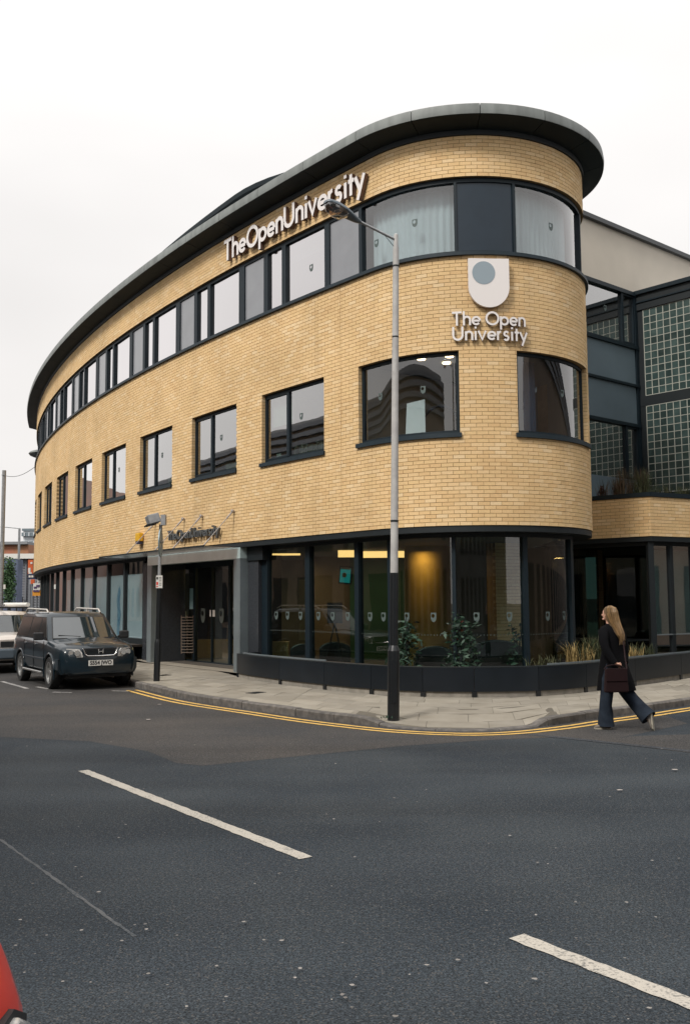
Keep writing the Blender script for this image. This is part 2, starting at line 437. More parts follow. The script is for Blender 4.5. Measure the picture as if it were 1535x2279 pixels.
MT['rod'] = mat("pinkish steel rod", (.36, .33, .31), .4, .5)
MT['galvd'] = mat("dark gutter metal", (.07, .075, .08), .5, .3)
MT['pole'] = mat("grey lamp pole paint", (.50, .49, .47), .6, 0, col2=(.38, .37, .36), vscale=6, bump=.1, bscale=50)
MT['headgrey'] = mat("lamp head grey", (.07, .095, .12), .4, col2=(.12, .145, .165), vscale=12)
MT['bowl'] = glass("lamp bowl plastic", (.62, .52, .44), 2.2, .12, .12)
MT['signgrey'] = mat("blue grey sign back", (.18, .27, .31), .3, .3, col2=(.34, .42, .45), vscale=5)
MT['carglass2'] = mat("car window glass", (.020, .028, .030), .04, spec=.9, coat=1.0)
MT['rail'] = mat("silver roof rail", (.55, .52, .48), .4, .3)
MT['lens2'] = mat("clear indicator lens", (.55, .40, .30), .15, .2, coat=1.0)
MT['graybump'] = mat("grey bumper", (.10, .13, .16), .5)
MT['tealp'] = mat("glowing teal poster sheet", (.02, .34, .34), .5, emit=(.01, .30, .30), estr=.25)  # sheet gives off a faint glow of its own, though no lamp
MT['redshrub'] = mat("red brown shrub leaf", (.16, .045, .03), .8, col2=(.06, .05, .03), vscale=12, rnd=.4)
MT['towerw'] = mat("tower white panels", (.62, .64, .66), .7)
MT['towerd'] = mat("tower window bands", (.20, .25, .28), .5, var=.4, vscale=.6)
MT['rustbrick'] = mat("rust brick", (.42, .16, .10), .9, col2=(.34, .20, .10), vscale=.5)
MT['greyclad'] = mat("grey cladding", (.38, .38, .41), .8, var=.12, vscale=.6)
MT['ribg'] = mat("mid grey trim", (.17, .18, .20), .7)
MT['bluewall'] = mat("blue grey wall", (.14, .17, .26), .8, col2=(.08, .10, .15), vscale=1.2)
MT['treeleaf'] = mat("green climber leaf", (.045, .10, .035), .7, rnd=.5)
MT['orangep'] = mat("orange board", (.62, .12, .03), .6)
MT['purple'] = mat("purple print", (.09, .05, .14), .6)
MT['amber'] = mat("amber board", (.70, .30, .03), .6)
MT['oppbrick'] = mat("dull stock brick", (.26, .20, .155), .9, col2=(.17, .14, .12), vscale=.7)
MT['redopp'] = mat("faded red brick opposite", (.24, .145, .115), .9, col2=(.17, .13, .12), vscale=.5)
MT['oppgrey'] = mat("grey render opposite", (.15, .155, .15), .9, var=.3, vscale=.3)
MT['gum2'] = mat("paper scrap", (.42, .38, .35), .9)
MT['wlinef'] = paint("ghost of a white line", (.085, .088, .09), (.026, .034, .042), .52)
MT['blind'] = mat('pale office blind', (.50, .50, .47), .9)
MT['hair2'] = mat('hair strands', (.19, .115, .05), .5, rnd=.6)
MT['red'] = mat("red car paint", (.75, .035, .010), .3, coat=1.0)
MT['navy'] = mat("dark blue car paint", (.006, .015, .022), .3, 0, coat=.7, spec=.3)
MT['whitecar'] = mat("off white car paint", (.62, .57, .52), .35, coat=.7)
MT['chrome'] = mat("chrome", (.75, .75, .75), .18, 1.0)
MT['alloy'] = mat("alloy wheel", (.48, .48, .47), .35, .8)
MT['lens'] = mat("headlamp lens", (.82, .80, .76), .2, 0, col2=(.42, .41, .39), vscale=22, coat=1.0)
MT['orange'] = mat("orange indicator", (.6, .12, .02), .3, coat=1.0)
MT['plastic'] = mat("black trim plastic", (.016, .017, .019), .6)
MT['plate'] = mat("number plate white", (.72, .71, .67), .5)
MT['asph'] = asphalt("old asphalt", (.033, .040, .046), (.017, .023, .030), (.080, .078, .075))
MT['asph2'] = asphalt("worn brown asphalt", (.054, .050, .047), (.036, .037, .039), (.11, .10, .09))
MT['asph3'] = asphalt("dark trench asphalt", (.040, .045, .052), (.034, .038, .045), (.12, .11, .10))
MT['slab'] = mat("concrete paving slab", (.285, .26, .215), .92, col2=(.215, .192, .152), vscale=2.2, bump=.25, bscale=70, rnd=.13, detail=8)
MT['joint'] = mat("paving joint", (.13, .115, .09), .95, var=.3, vscale=6)
MT['kerb'] = mat("granite kerb", (.17, .155, .14), .9, col2=(.075, .07, .066), vscale=9, bump=.4, bscale=50, rnd=.2)
MT['gum'] = mat("gum and litter", (.20, .185, .17), .8, rnd=.4)
MT['leaf'] = mat("bamboo leaf", (.018, .050, .028), .6, rnd=.45)
MT['grass'] = mat("dry grass blade", (.085, .08, .035), .8, col2=(.03, .05, .02), vscale=3, rnd=.5)
MT['straw'] = mat("straw yellow leaf", (.24, .17, .06), .8, rnd=.3)
MT['heather'] = mat("rusty heather", (.13, .065, .04), .9, col2=(.05, .06, .03), vscale=3, rnd=.5)
MT['soil'] = mat("planter soil", (.03, .022, .016), .95, bump=.5, bscale=40)
MT['skin'] = mat("skin", (.55, .31, .22), .55)
MT['hair'] = mat("dark blonde hair", (.17, .10, .042), .6, col2=(.05, .03, .016), vscale=22, streak=True, bump=.3, bscale=120)
MT['coat'] = mat("black wool coat", (.005, .005, .006), 1.0, spec=.1, var=.3, vscale=6, bump=.2, bscale=60)
MT['jean'] = mat("dark denim", (.009, .013, .021), .95, spec=.2, col2=(.022, .031, .045), vscale=7, bump=.2, bscale=90)
MT['bag'] = mat("burgundy leather", (.012, .0022, .003), .7, spec=.25, var=.2, vscale=10)
MT['shoe'] = mat("grey suede shoe", (.16, .14, .12), .9)
MT['sole'] = mat("pale shoe sole", (.34, .31, .25), .9, var=.3, vscale=30)

# ------------------------------------------------------------------ plan of the curved building
C1 = Vector((61.537, 71.655)); R1 = 80.66; R2 = 2.62
_u = (Vector((2.5017, 20.4194)) - C1).normalized(); C2 = C1 + (R1 - R2) * _u
T0 = math.atan2(_u.y, _u.x)
def P(s, off=0.0):                     # s = metres along the face, 0 where the long bow meets the round nose
    if s <= 0:
        t = T0 + s / R1; c, r = C1, R1
    else:
        t = T0 + s / R2; c, r = C2, R2
    return Vector((c.x + (r + off) * math.cos(t), c.y + (r + off) * math.sin(t)))
def PA(s): return (T0 + s / (R1 if s <= 0 else R2)) + math.pi / 2      # heading of the tangent
def line_path(a, b):
    a = Vector(a[:2]); d = (Vector(b[:2]) - a).normalized(); n = Vector((d.y, -d.x))
    f = lambda s, off=0.0: a + d * s + n * off
    f.ang = math.atan2(d.y, d.x); f.len = (Vector(b[:2]) - a).length
    return f
def srange(s0, s1, step=None):
    out = [s0]; s = s0
    while s < s1 - 1e-6:
        st = step or (1.0 if s < -.001 else .16)
        nx = min(s + st, s1)
        if s < -1e-6 and nx > 0: nx = 0.0 if s1 > 0 else nx
        out.append(nx); s = nx
    return out
def cbox(mb, s0, s1, z0, z1, o0, o1, path=P, step=None, mi=0, z1b=None):
    """box that follows the path; o0 = inner, o1 = outer offset"""
    ss = srange(s0, s1, step)
    rings = []
    for s in ss:
        a, b = path(s, o0), path(s, o1)
        rings.append([(a.x, a.y, z0), (b.x, b.y, z0), (b.x, b.y, z1), (a.x, a.y, z1)])
    mb.loft(rings, True, mi)
def csheet(mb, s0, s1, z0, z1, off, path=P, step=None, mi=0):
    ss = srange(s0, s1, step); n = len(mb.v)
    for s in ss:
        a = path(s, off); mb.v += [(a.x, a.y, z0), (a.x, a.y, z1)]
    for i in range(len(ss) - 1):
        k = n + 2 * i; mb.f.append((k, k + 2, k + 3, k + 1)); mb.m.append(mi)

ZA, ZE, ZF, ZB, ZC, ZD = 3.18, 4.893, 6.532, 8.395, 9.966, 10.786
COURSE = .0745
GZ = .12                                # pavement level

# ------------------------------------------------------------------ ground, road, kerb, pavement
g = MB(); g.quad((-600, -300, -.012), (600, -300, -.012), (600, 1500, -.012), (-600, 1500, -.012))
o = put('ground', g, MT['asph2'], kind='structure')
g = MB(); g.quad((-70, -40, 0), (60, -40, 0), (60, 120, 0), (-70, 120, 0))
put('road', g, MT['asph'], kind='structure')

def interp(pts, step):
    """Catmull-Rom resample of a 2-D polyline"""
    pts = [Vector(p[:2]) for p in pts]; out = []
    for i in range(len(pts) - 1):
        p0 = pts[max(i - 1, 0)]; p1 = pts[i]; p2 = pts[i + 1]; p3 = pts[min(i + 2, len(pts) - 1)]
        n = max(1, int((p2 - p1).length / step))
        for k in range(n):
            t = k / n
            out.append(.5 * ((2 * p1) + (p2 - p0) * t + (2 * p0 - 5 * p1 + 4 * p2 - p3) * t * t + (3 * p1 - p0 - 3 * p2 + p3) * t ** 3))
    out.append(pts[-1]); return out
KERB = [(-30, 66), (-15, 39.5), (-9.0, 28.6), (-6.2, 23.6), (-4.9, 21.25), (-4.05, 19.8), (-2.78, 17.63), (-1.24, 15.73), (-.48, 14.83), (.19, 14.16), (.70, 13.72), (1.2, 13.44), (1.72, 13.32), (2.2, 13.44), (2.66, 13.72), (3.11, 14.06), (3.53, 14.44), (4.4, 15.13), (5.07, 15.72), (5.76, 16.31), (9, 19.2), (16, 25.4), (34, 41.5)]
kl = interp(KERB, .12)
# arc length table
acc = [0.0]
for i in range(1, len(kl)): acc.append(acc[-1] + (kl[i] - kl[i - 1]).length)
def K(t, off=0.0):                      # off > 0 : towards the road
    t = max(0, min(acc[-1] - 1e-4, t))
    lo, hi = 0, len(acc) - 1
    while hi - lo > 1:
        m = (lo + hi) // 2
        if acc[m] <= t: lo = m
        else: hi = m
    f = (t - acc[lo]) / (acc[hi] - acc[lo])
    p = kl[lo].lerp(kl[hi], f)
    a = kl[max(lo - 3, 0)]; b = kl[min(hi + 3, len(kl) - 1)]
    d = (b - a).normalized(); n = Vector((d.y, -d.x))
    return p + n * off
def near_t(x, y):
    return min(range(len(kl)), key=lambda i: (kl[i] - Vector((x, y))).length)
tt = lambda x, y: acc[near_t(x, y)]
t_dropA, t_dropB = tt(.75, 13.7), tt(2.62, 13.70)
t_start, t_end = tt(-15, 39.5), tt(16, 25.4)
def kz(t):                              # kerb top height (dropped at the crossing point)
    def sm(x): x = max(0, min(1, x)); return x * x * (3 - 2 * x)
    f = max(sm((t_dropA - t) / .75), sm((t - t_dropB) / .35))
    return .022 + f * (GZ - .022)

kb = thing('kerb', 'line of worn granite kerbstones edging the pavement round the street corner', 'kerb')
t = t_start; i = 0
while t < t_end:
    L = (.9 if random.random() < .8 else .6); t2 = min(t + L, t_end)
    pr = [t + .006 + (t2 - t - .012) * k / 4 for k in range(5)]
    jz = random.uniform(-.004, .004); jo = random.uniform(-.006, .006)
    m = MB(); rings = []
    for q in pr:
        a, b, c = K(q, -.15 + jo), K(q, -.018 + jo), K(q, .0 + jo); z = kz(q) + jz
        rings.append([(a.x, a.y, -.05), (c.x, c.y, -.05), (c.x, c.y, max(z - .02, .004)), (b.x, b.y, z), (a.x, a.y, z)])
    m.loft(rings)
    put('kerbstone', m, MT['kerb'], kb)
    t = t2

# the building line the slabs stop at
PL = [(-2.62, 22.0), (-2.42, 21.46), (-2.0, 20.6), (-1.17, 19.36), (-.42, 18.36), (.28, 17.55), (1.01, 16.98), (1.62, 16.76), (2.2, 16.69), (2.93, 16.72), (3.45, 16.86), (4.25, 17.37), (5.4, 18.5), (6.28, 19.38), (7.21, 20.34), (10.5, 23.7)]
# paving: rows of slabs between the kerb and the building line
pav = bpy.data.objects.new('pavement', None); COL.objects.link(pav); pav['kind'] = 'structure'
PAIR = [((-15, 39.5), P(-30, .3)), ((-9, 28.6), P(-17.5, .35)), ((-6.2, 23.6), P(-11.3, .2)), ((-4.9, 21.25), P(-8.2, .0)), ((-4.05, 19.8), P(-6.1, .0)), ((-2.78, 17.63), (-1.9, 20.45)), ((-1.24, 15.73), (-.70, 18.7)), ((-.48, 14.83), (.20, 17.65)),
        ((.70, 13.72), (1.05, 16.98)), ((1.72, 13.32), (2.15, 16.70)), ((2.66, 13.72), (3.0, 16.74)), ((3.53, 14.44), (4.1, 17.27)), ((4.4, 15.13), (5.1, 18.2)), ((5.76, 16.31), (6.2, 19.3)), ((9, 19.2), (8.2, 21.4)), ((16, 25.4), (14.6, 28.2))]
ptk = [tt(*p[0]) for p in PAIR]
def Qb(t):
    t = max(ptk[0], min(ptk[-1], t)); i = max(k for k in range(len(ptk)) if ptk[k] <= t); i = min(i, len(ptk) - 2)
    f = (t - ptk[i]) / (ptk[i + 1] - ptk[i]); v = [Vector(PAIR[max(0, min(len(PAIR) - 1, i + q))][1][:2]) for q in (-1, 0, 1, 2)]
    return .5 * ((2 * v[1]) + (v[2] - v[0]) * f + (2 * v[0] - 5 * v[1] + 4 * v[2] - v[3]) * f * f + (3 * v[1] - v[0] - 3 * v[2] + v[3]) * f ** 3)
def KQ(t, d):                            # d metres in from the kerb, towards the building line
    a = K(t, 0); b = Qb(t); return a + (b - a).normalized() * d
def wid(t): return (Qb(t) - K(t, 0)).length
def pz(t, d):                           # height of the paving, d metres behind the kerb
    f = max(0, min(1, (d - .15) / 1.5))
    return kz(t) + (GZ - kz(t)) * f
m = MB()                                 # bed below the slabs
tq = [t_start + (t_end - t_start) * k / 220 for k in range(221)]
for a, b in zip(tq[:-1], tq[1:]):
    for d0, d1 in ((.149, .7), (.7, 1.7), (1.7, 9)):
        e0, e1 = min(d1, wid(a)), min(d1, wid(b))
        pa, pb, pc, pd = KQ(a, d0), KQ(b, d0), KQ(b, e1), KQ(a, e0)
        m.quad((pa.x, pa.y, pz(a, d0) - .006), (pb.x, pb.y, pz(b, d0) - .006), (pc.x, pc.y, pz(b, d1) - .006), (pd.x, pd.y, pz(a, d1) - .006))
put('paving_bed', m, MT['joint'], pav)
cnt = 0; far = MB(); d0 = .156; ri = 0
while d0 < 4.6:
    d1 = d0 + (.44 if ri == 0 else .6); t = t_start + (.35 if ri % 2 else 0); nxt = None
    while t < t_end:
        # keep slab lengths near .75 m along their own row although the row may be shorter or longer than the kerb
        cm = KQ(t + .01, d0) - KQ(t, d0); k_ = max(.12, cm.length / .01); L = (.75 + random.choice((0, 0, .15, -.15))) / k_
        L = min(L, 1.6)
        tm = t + L / 2; w_ = wid(tm)
        if d0 < w_ - .08 and t + L < t_end:
            g_ = .0035
            f0, f1 = min(d1, wid(t)), min(d1, wid(t + L))
            gt = g_ / k_
            p4 = [KQ(t + gt, d0 + g_), KQ(t + L - gt, d0 + g_), KQ(t + L - gt, f1 - g_), KQ(t + gt, f0 - g_)]
            zz = [pz(t, d0), pz(t + L, d0), pz(t + L, d1), pz(t, d1)]
            j = random.uniform(-.002, .002)
            top = [(p.x, p.y, z + j) for p, z in zip(p4, zz)]
            bot = [(p.x, p.y, z - .03) for p, z in zip(p4, zz)]
            c = p4[0]
            if abs(math.atan2(c.x, c.y)) < .40 and 8 < c.y < 34 and cnt < 295:
                mm = MB(); mm.hexa(bot + top); put('paving_slab', mm, MT['slab'], pav); cnt += 1
            else: far.hexa(bot + top)
        t += L
    d0 = d1; ri += 1
put('paving_slab', far, MT['slab'], pav, kind='stuff')
# footing of the building: covers everything behind the facade line
fo = MB()
pts = [P(s, .06 if -11 < s < -4.6 else -.1) for s in srange(-36, 5.2)] + [Vector((7.4, 21.6)), Vector((40, 50)), Vector((0, 80)), Vector((-14, 66))]
fo.poly([(p.x, p.y, GZ + .009) for p in pts])
put('building_footing', fo, MT['slab'], kind='structure')

# manhole / stopcock covers in the paving
def cover(px, py, w, h, lab):
    c = at(px, py, GZ)
    m = MB(); m.box((c.x, c.y, GZ + .004), (w, h, .006), rz=.9); m.box((c.x, c.y, GZ + .008), (w * .8, h * .75, .004), rz=.9)
    tag(put('utility_cover', m, MT['black']), lab, 'utility cover')
cover(570, 1542, .32, .22, 'small dark iron cover in the paving between the doorway and the lamp post')
cover(365, 1503, .3, .2, 'small dark iron cover in the paving beside the round sign post')

# road surface patches, trench and markings
def flat(name, pts, z, mt, jit=0.0, parent=None, kind='structure'):
    m = MB(); out = []
    n = len(pts)
    for i in range(n):
        a, b = Vector(pts[i][:2]), Vector(pts[(i + 1) % n][:2])
        k = max(1, int((b - a).length / .12)) if jit else 1
        for q in range(k):
            p = a.lerp(b, q / k)
            out.append((p.x + random.uniform(-jit, jit), p.y + random.uniform(-jit, jit), z))
    m.poly(out); o = put(name, m, mt, parent)
    if kind: o['kind'] = kind
    return o
yk = [K(t_start + (t_end - t_start) * k / 260, .02) for k in range(261)]
ptch = [(-14.5, 38.5)] + [(-9.8, 17.4), (-7.3, 15.1), (-4.68, 13.15), (-3.34, 12.67), (-2.4, 11.81), (-1.91, 10.95), (-1.58, 10.76), (-.88, 11.18), (-.17, 11.58), (.72, 12.09), (1.9, 12.55), (2.82, 12.76), (3.2, 12.3), (4.9, 14.0)]
edge = [p for p in yk if -14 < p.x < 5.0 and p.y < 39]
flat('road_patch', ptch + [(p.x, p.y) for p in reversed(edge)], .0015, MT['asph2'])
flat('road_patch', [(3.15, 12.33), (3.74, 12.78), (4.6, 12.9), (9.5, 15.2), (9.5, 10), (4.0, 11.4)], .0030, MT['asph2'])
flat('trench_seam', [(2.3, 13.05), (2.38, 13.10), (2.85, 12.72), (3.55, 12.06), (5.2, 10.5), (5.1, 10.42), (3.47, 11.96), (2.77, 12.62)], .0045, MT['asph3'])

def ribbon(name, pts, w, z, mt, parent=None, jit=.006):
    m = MB(); L, Rr = [], []
    for i, p in enumerate(pts):
        d = (pts[min(i + 1, len(pts) - 1)] - pts[max(i - 1, 0)]).normalized(); n = Vector((d.y, -d.x))
        L.append(p + n * (w / 2 + random.uniform(-jit, jit))); Rr.append(p - n * (w / 2 + random.uniform(-jit, jit)))
    for i in range(len(pts) - 1):
        m.quad((L[i].x, L[i].y, z), (L[i + 1].x, L[i + 1].y, z), (Rr[i + 1].x, Rr[i + 1].y, z), (Rr[i].x, Rr[i].y, z))
    return put(name, m, mt, parent, recalc=False)
ta, tb = tt(-4.15, 19.97), t_end
yl = thing('yellow_lines', 'double yellow lines painted along the kerb round the corner', 'road marking')
for off in (.20, .38):
    pts = [K(ta + (tb - ta) * k / 420, off) for k in range(421)]
    ribbon('line', pts, .075, .006, MT['yline'], yl)
def dash(label, a, b, w, z=.005, mt='wline'):
    a, b = Vector(a), Vector(b); n = int((b - a).length / .06)
    o = ribbon('centre_line', [a.lerp(b, k / n) for k in range(n + 1)], w, z, MT[mt], None, .006)
    tag(o, label, 'road marking')
dash('long white centre line dash across the middle of the road', (-2.83, 10.50), (-.29, 6.93), .115)
dash('white centre line dash nearest the camera at the lower right', (.90, 5.33), (2.85, 2.62), .115)
dash('faint worn white line on the tarmac at the left', at(0, 1868, 0)[:2], at(300, 2085, 0)[:2], .022, z=.0022, mt='wlinef')
# parking bay ticks by the dark car
for k, (a, b) in enumerate((((5, 1517), (62, 1533)), ((82, 1529), (110, 1534)), ((118, 1541), (160, 1542)), ((250, 1538), (292, 1539)))):
    A, B = at(*a, 0), at(*b, 0); v = (B - A).normalized(); n = Vector((-v.y, v.x, 0)) * .045
    m = MB(); m.quad(A - n + Vector((0, 0, .006)), B - n + Vector((0, 0, .006)), B + n + Vector((0, 0, .006)), A + n + Vector((0, 0, .006)))
    tag(put('parking_bay_mark', m, MT['wlinet']), ('worn white bay marks on the road beside the dark car', 'short white bay mark by the front wheel of the dark car',
        'white bay mark in front of the dark car bumper', 'thin white mark where the yellow lines begin')[k], 'road marking')
m = MB()
for k in range(130):
    px, py = random.uniform(0, 1535), random.uniform(1640, 2279) ** 1
    c = at(px, py, 0); r = random.uniform(.004, .013)
    if c.y > 14: continue
    a0 = random.uniform(0, 6); n = 7
    m.poly([(c.x + r * random.uniform(.6, 1.3) * math.cos(a0 + q * 6.283 / n), c.y + r * random.uniform(.6, 1.3) * math.sin(a0 + q * 6.283 / n), .020) for q in range(n)])
put('gum_spots', m, MT['gum'], kind='stuff')
m = MB()
for px, py, r, c_ in ((330, 1604, .055, 0), (355, 1570, .035, 0), (1500, 1717, .035, 0), (1378, 1763, .03, 0), (657, 2186, .012, 0)):
    c = at(px, py, 0); n = 8
    m.prism([(c.x + r * random.uniform(.5, 1.2) * math.cos(q * 6.283 / n), c.y + .6 * r * random.uniform(.5, 1.2) * math.sin(q * 6.283 / n), .020) for q in range(n)], (0, 0, .003))
put('litter_scraps', m, MT['gum2'], kind='stuff')

# ================================================================== the curved brick building
B = thing('office_building', 'curved buff brick university office building with round nose and overhanging zinc eaves', 'building')
S_L = -36.0
MW = [(2.953, 5.30), (-.504, 1.829), (-3.963, -1.617), (-7.374, -5.086), (-10.82, -8.565), (-14.31, -11.99), (-17.72, -15.43), (-21.15, -18.88), (-24.6, -22.3), (-28.05, -25.75), (-31.5, -29.2)]
OPEN = sorted(MW)
def wall_rows(mb_list, path, s0, s1, z0, n, openings=(), joints=(), depth=.10, singles=None):
    """running bond bricks along a path; openings: (s0, s1, row0, row1)"""
    mb = mb_list
    for r in range(n):
        z = z0 + r * COURSE
        segs = [(s0, s1)]
        cuts = [(a, b) for a, b, r0, r1 in openings if r0 <= r < r1] + [(j - .006, j + .006) for j in joints]
        for a, b in cuts:
            ns_ = []
            for p, q in segs:
                if b <= p or a >= q: ns_.append((p, q)); continue
                if a > p: ns_.append((p, a))
                if b < q: ns_.append((b, q))
            segs = ns_
        offp = .1125 if r % 2 else 0
        for p, q in segs:
            k = math.floor((p - offp) / .225)
            while True:
                a = max(p, k * .225 + offp + .0045); b = min(q, (k + 1) * .225 + offp - .0045)
                k += 1
                if a >= q: break
                if b - a < .02: continue
                full = (b - a) > .21
                j = random.uniform(-.0012, .0016)
                if full and singles is not None and singles(a, b, z):
                    yield_single.append((path, (a + b) / 2, z + .0045 + (COURSE - .009) / 2, j)); continue
                A0, A1, B0, B1 = path(a, j), path(a, -depth), path(b, j), path(b, -depth)
                za, zb = z + .0045, z + COURSE - .0045
                mb.hexa([(A0.x, A0.y, za), (B0.x, B0.y, za), (B1.x, B1.y, za), (A1.x, A1.y, za),
                         (A0.x, A0.y, zb), (B0.x, B0.y, zb), (B1.x, B1.y, zb), (A1.x, A1.y, zb)])
yield_single = []
bop = [(a, b, 23, 45) for a, b in OPEN]
cand = []
def want(a, b, z):                      # nearest, largest bricks: the lower courses round the nose
    s = (a + b) / 2
    p = P(s); d = math.hypot(p.x, p.y)
    if not (.2 < s < 4.3) or z > 4.9: return False
    # facing
    n = (p - C2).normalized() if s > 0 else -_u
    c = -(n.x * p.x + n.y * p.y) / d
    return c > .62 and z > 3.3 and len(yield_single) < 300
# mortar core
m = MB()
JT = (-1.06, -11.4, -21.8)
zE, zF = ZE, ZF
cbox(m, S_L, 8.2, ZA + .004, ZE - .004, -.105, -.007)
cbox(m, S_L, 8.2, ZF + .004, ZB - .004, -.105, -.007)
prev = S_L
for a, b in OPEN + [(8.2, 9)]:
    cbox(m, prev, a - .004, ZE - .004, ZF + .004, -.105, -.007)
    prev = b + .004
wall = put('wall', m, MT['mortar'], B, recalc=False)
m = MB(); wall_rows(m, P, S_L, 8.2, ZA, 70, bop, JT, .10, want)
put('brick_field', m, MT['brick'], wall, kind='stuff', recalc=False)
bm_ = MB(); bm_.box((0, -.05, 0), (.216, .10, COURSE - .009))      # local: y = outward is -y
bme = bpy.data.meshes.new('brick'); bme.from_pydata(bm_.v, [], bm_.f); bme.materials.append(MT['brick'])
def put_bricks(parent):
    global yield_single
    for path, s, z, j in yield_single:
        o = bpy.data.objects.new('brick', bme); COL.objects.link(o); o.parent = parent
        p = path(s, j); q = path(s, j - .10); nrm = (p - q).normalized()
        o.location = (p.x, p.y, z); o.rotation_euler = (0, 0, math.atan2(nrm.y, nrm.x) + math.pi / 2)
    yield_single = []
# mesh has y from -.10 to 0; local -y must point outwards, so shift it inward
for v in bme.vertices: v.co.y += .10
put_bricks(wall)

# parapet band above the strip windows
m = MB(); cbox(m, S_L, 8.6, ZC + .004, ZD + .05, -.105, -.007)
par = put('parapet_wall', m, MT['mortar'], B, recalc=False)
m = MB(); wall_rows(m, P, S_L, 8.6, ZC, 11, (), JT)
put('brick_field', m, MT['brick'], par, kind='stuff', recalc=False)

# eaves: flashing, soffit panels and fascia sections
m = MB(); cbox(m, S_L, 8.8, ZD + .002, ZD + .10, -.10, .035)
put('eaves_flashing', m, MT['framer'], B, recalc=False)
def joints(step_l, step_n, a, b):
    out = []; s = 0.0
    while s > a: out.append(s); s -= step_l
    out.append(a); out.reverse(); s = step_n
    while s < b: out.append(s); s += step_n
    out.append(b); return out
jj = joints(1.72, 1.13, S_L, 8.9)
for a, b in zip(jj[:-1], jj[1:]):
    a2, b2 = a + .006, b - .006
    m = MB(); ss = srange(a2, b2, .5 if b < .01 else .15); rings = []
    for s in ss:
        q = [P(s, o_) for o_ in (-.1, .03, .25, .45, .452, -.1)]
        rings.append([(q[0].x, q[0].y, ZD + .10), (q[1].x, q[1].y, ZD + .10), (q[2].x, q[2].y, ZD + .16), (q[3].x, q[3].y, 10.985), (q[4].x, q[4].y, 11.02), (q[5].x, q[5].y, 11.02)])
    m.loft(rings); put('soffit_panel', m, MT['soffit'], B, smooth=30)
    m = MB(); rings = []
    for s in ss:
        q = [P(s, o_) for o_ in (.30, .462, .472, .455, .30)]
        rings.append([(q[0].x, q[0].y, 11.022), (q[1].x, q[1].y, 10.992), (q[2].x, q[2].y, 11.07), (q[3].x, q[3].y, 11.195), (q[4].x, q[4].y, 11.20)])
    m.loft(rings); put('fascia_section', m, MT['fascia'], B, smooth=30)

def slab(name, z0, z1, mt, off=-.12, parent=B, s1=5.2):
    m = MB(); pts = [P(s, off) for s in srange(S_L, s1)] + [Vector((4.55, 23.25)), Vector((9.0, 27.2))] + [P(s, -12) for s in srange(-36, -2)][::-1]
    m.prism([(p.x, p.y, z0) for p in pts], (0, 0, z1 - z0)); return put(name, m, mt, parent)
slab('roof_deck', 11.0, 11.10, MT['panelL'], .3, s1=8.4)
slab('roof_slab', 10.60, 10.74, MT['int_ceil'], s1=8.2)
slab('floor_slab', 6.75, 8.20, MT['int_ceil'], s1=8.2)
slab('floor_slab', 3.19, 4.35, MT['int_ceil'], s1=8.2)
slab('floor_slab', 3.09, 3.175, MT['int_ceil'], -.46, s1=5.0)
m = MB(); cbox(m, S_L, 6.9, 3.065, 3.172, -.47, -.018); put('ground_soffit', m, MT['framer'], B, recalc=False)

# mid level windows
def shield(mapf, cx, cz, w, h, mt, name, parent, off0, off1, hole=True):
    """shield outline with a round hole set towards its upper left"""
    m = MB(); n = 14
    out = [(-w / 2, h * .5), (-w / 2, 0)]
    for k in range(1, n): t = math.pi + math.pi * k / n; out.append((w / 2 * math.cos(t), -(h * .5 - w / 2) * 0 + (h * .5) * math.sin(t) * 1.0))
    out += [(w / 2, 0), (w / 2, h * .5)]
    if hole:
        hx, hz, hr = -w * .10, h * .16, w * .29
        N_ = 24; ring_i, ring_o = [], []
        for k in range(N_):
            t = 2 * math.pi * k / N_ + .13; dx, dz = math.cos(t), math.sin(t)
            best = 9
            for a, b in zip(out, out[1:] + out[:1]):
                ex, ez = b[0] - a[0], b[1] - a[1]; den = dx * ez - dz * ex
                if abs(den) < 1e-9: continue
                tt_ = ((a[0] - hx) * ez - (a[1] - hz) * ex) / den; uu = ((a[0] - hx) * dz - (a[1] - hz) * dx) / den
                if tt_ > 0 and -1e-6 <= uu <= 1 + 1e-6: best = min(best, tt_)
            ring_i.append((hx + hr * dx, hz + hr * dz)); ring_o.append((hx + best * dx, hz + best * dz))
        for o_ in (off0, off1):
            for k in range(N_):
                j = (k + 1) % N_
                m.quad(*[mapf(cx + p[0], cz + p[1], o_) for p in (ring_i[k], ring_i[j], ring_o[j], ring_o[k])])
    else:
        m.poly([mapf(cx + x, cz + z, off1) for x, z in out]); m.poly([mapf(cx + x, cz + z, off0) for x, z in reversed(out)])
        for a, b in zip(out, out[1:] + out[:1]):
            m.quad(mapf(cx + a[0], cz + a[1], off0), mapf(cx + b[0], cz + b[1], off0), mapf(cx + b[0], cz + b[1], off1), mapf(cx + a[0], cz + a[1], off1))
    return put(name, m, mt, parent, recalc=not hole)
def pmap(path=P): 
    def f(s, z, off):
        p = path(s, off); return (p.x, p.y, z)
    return f
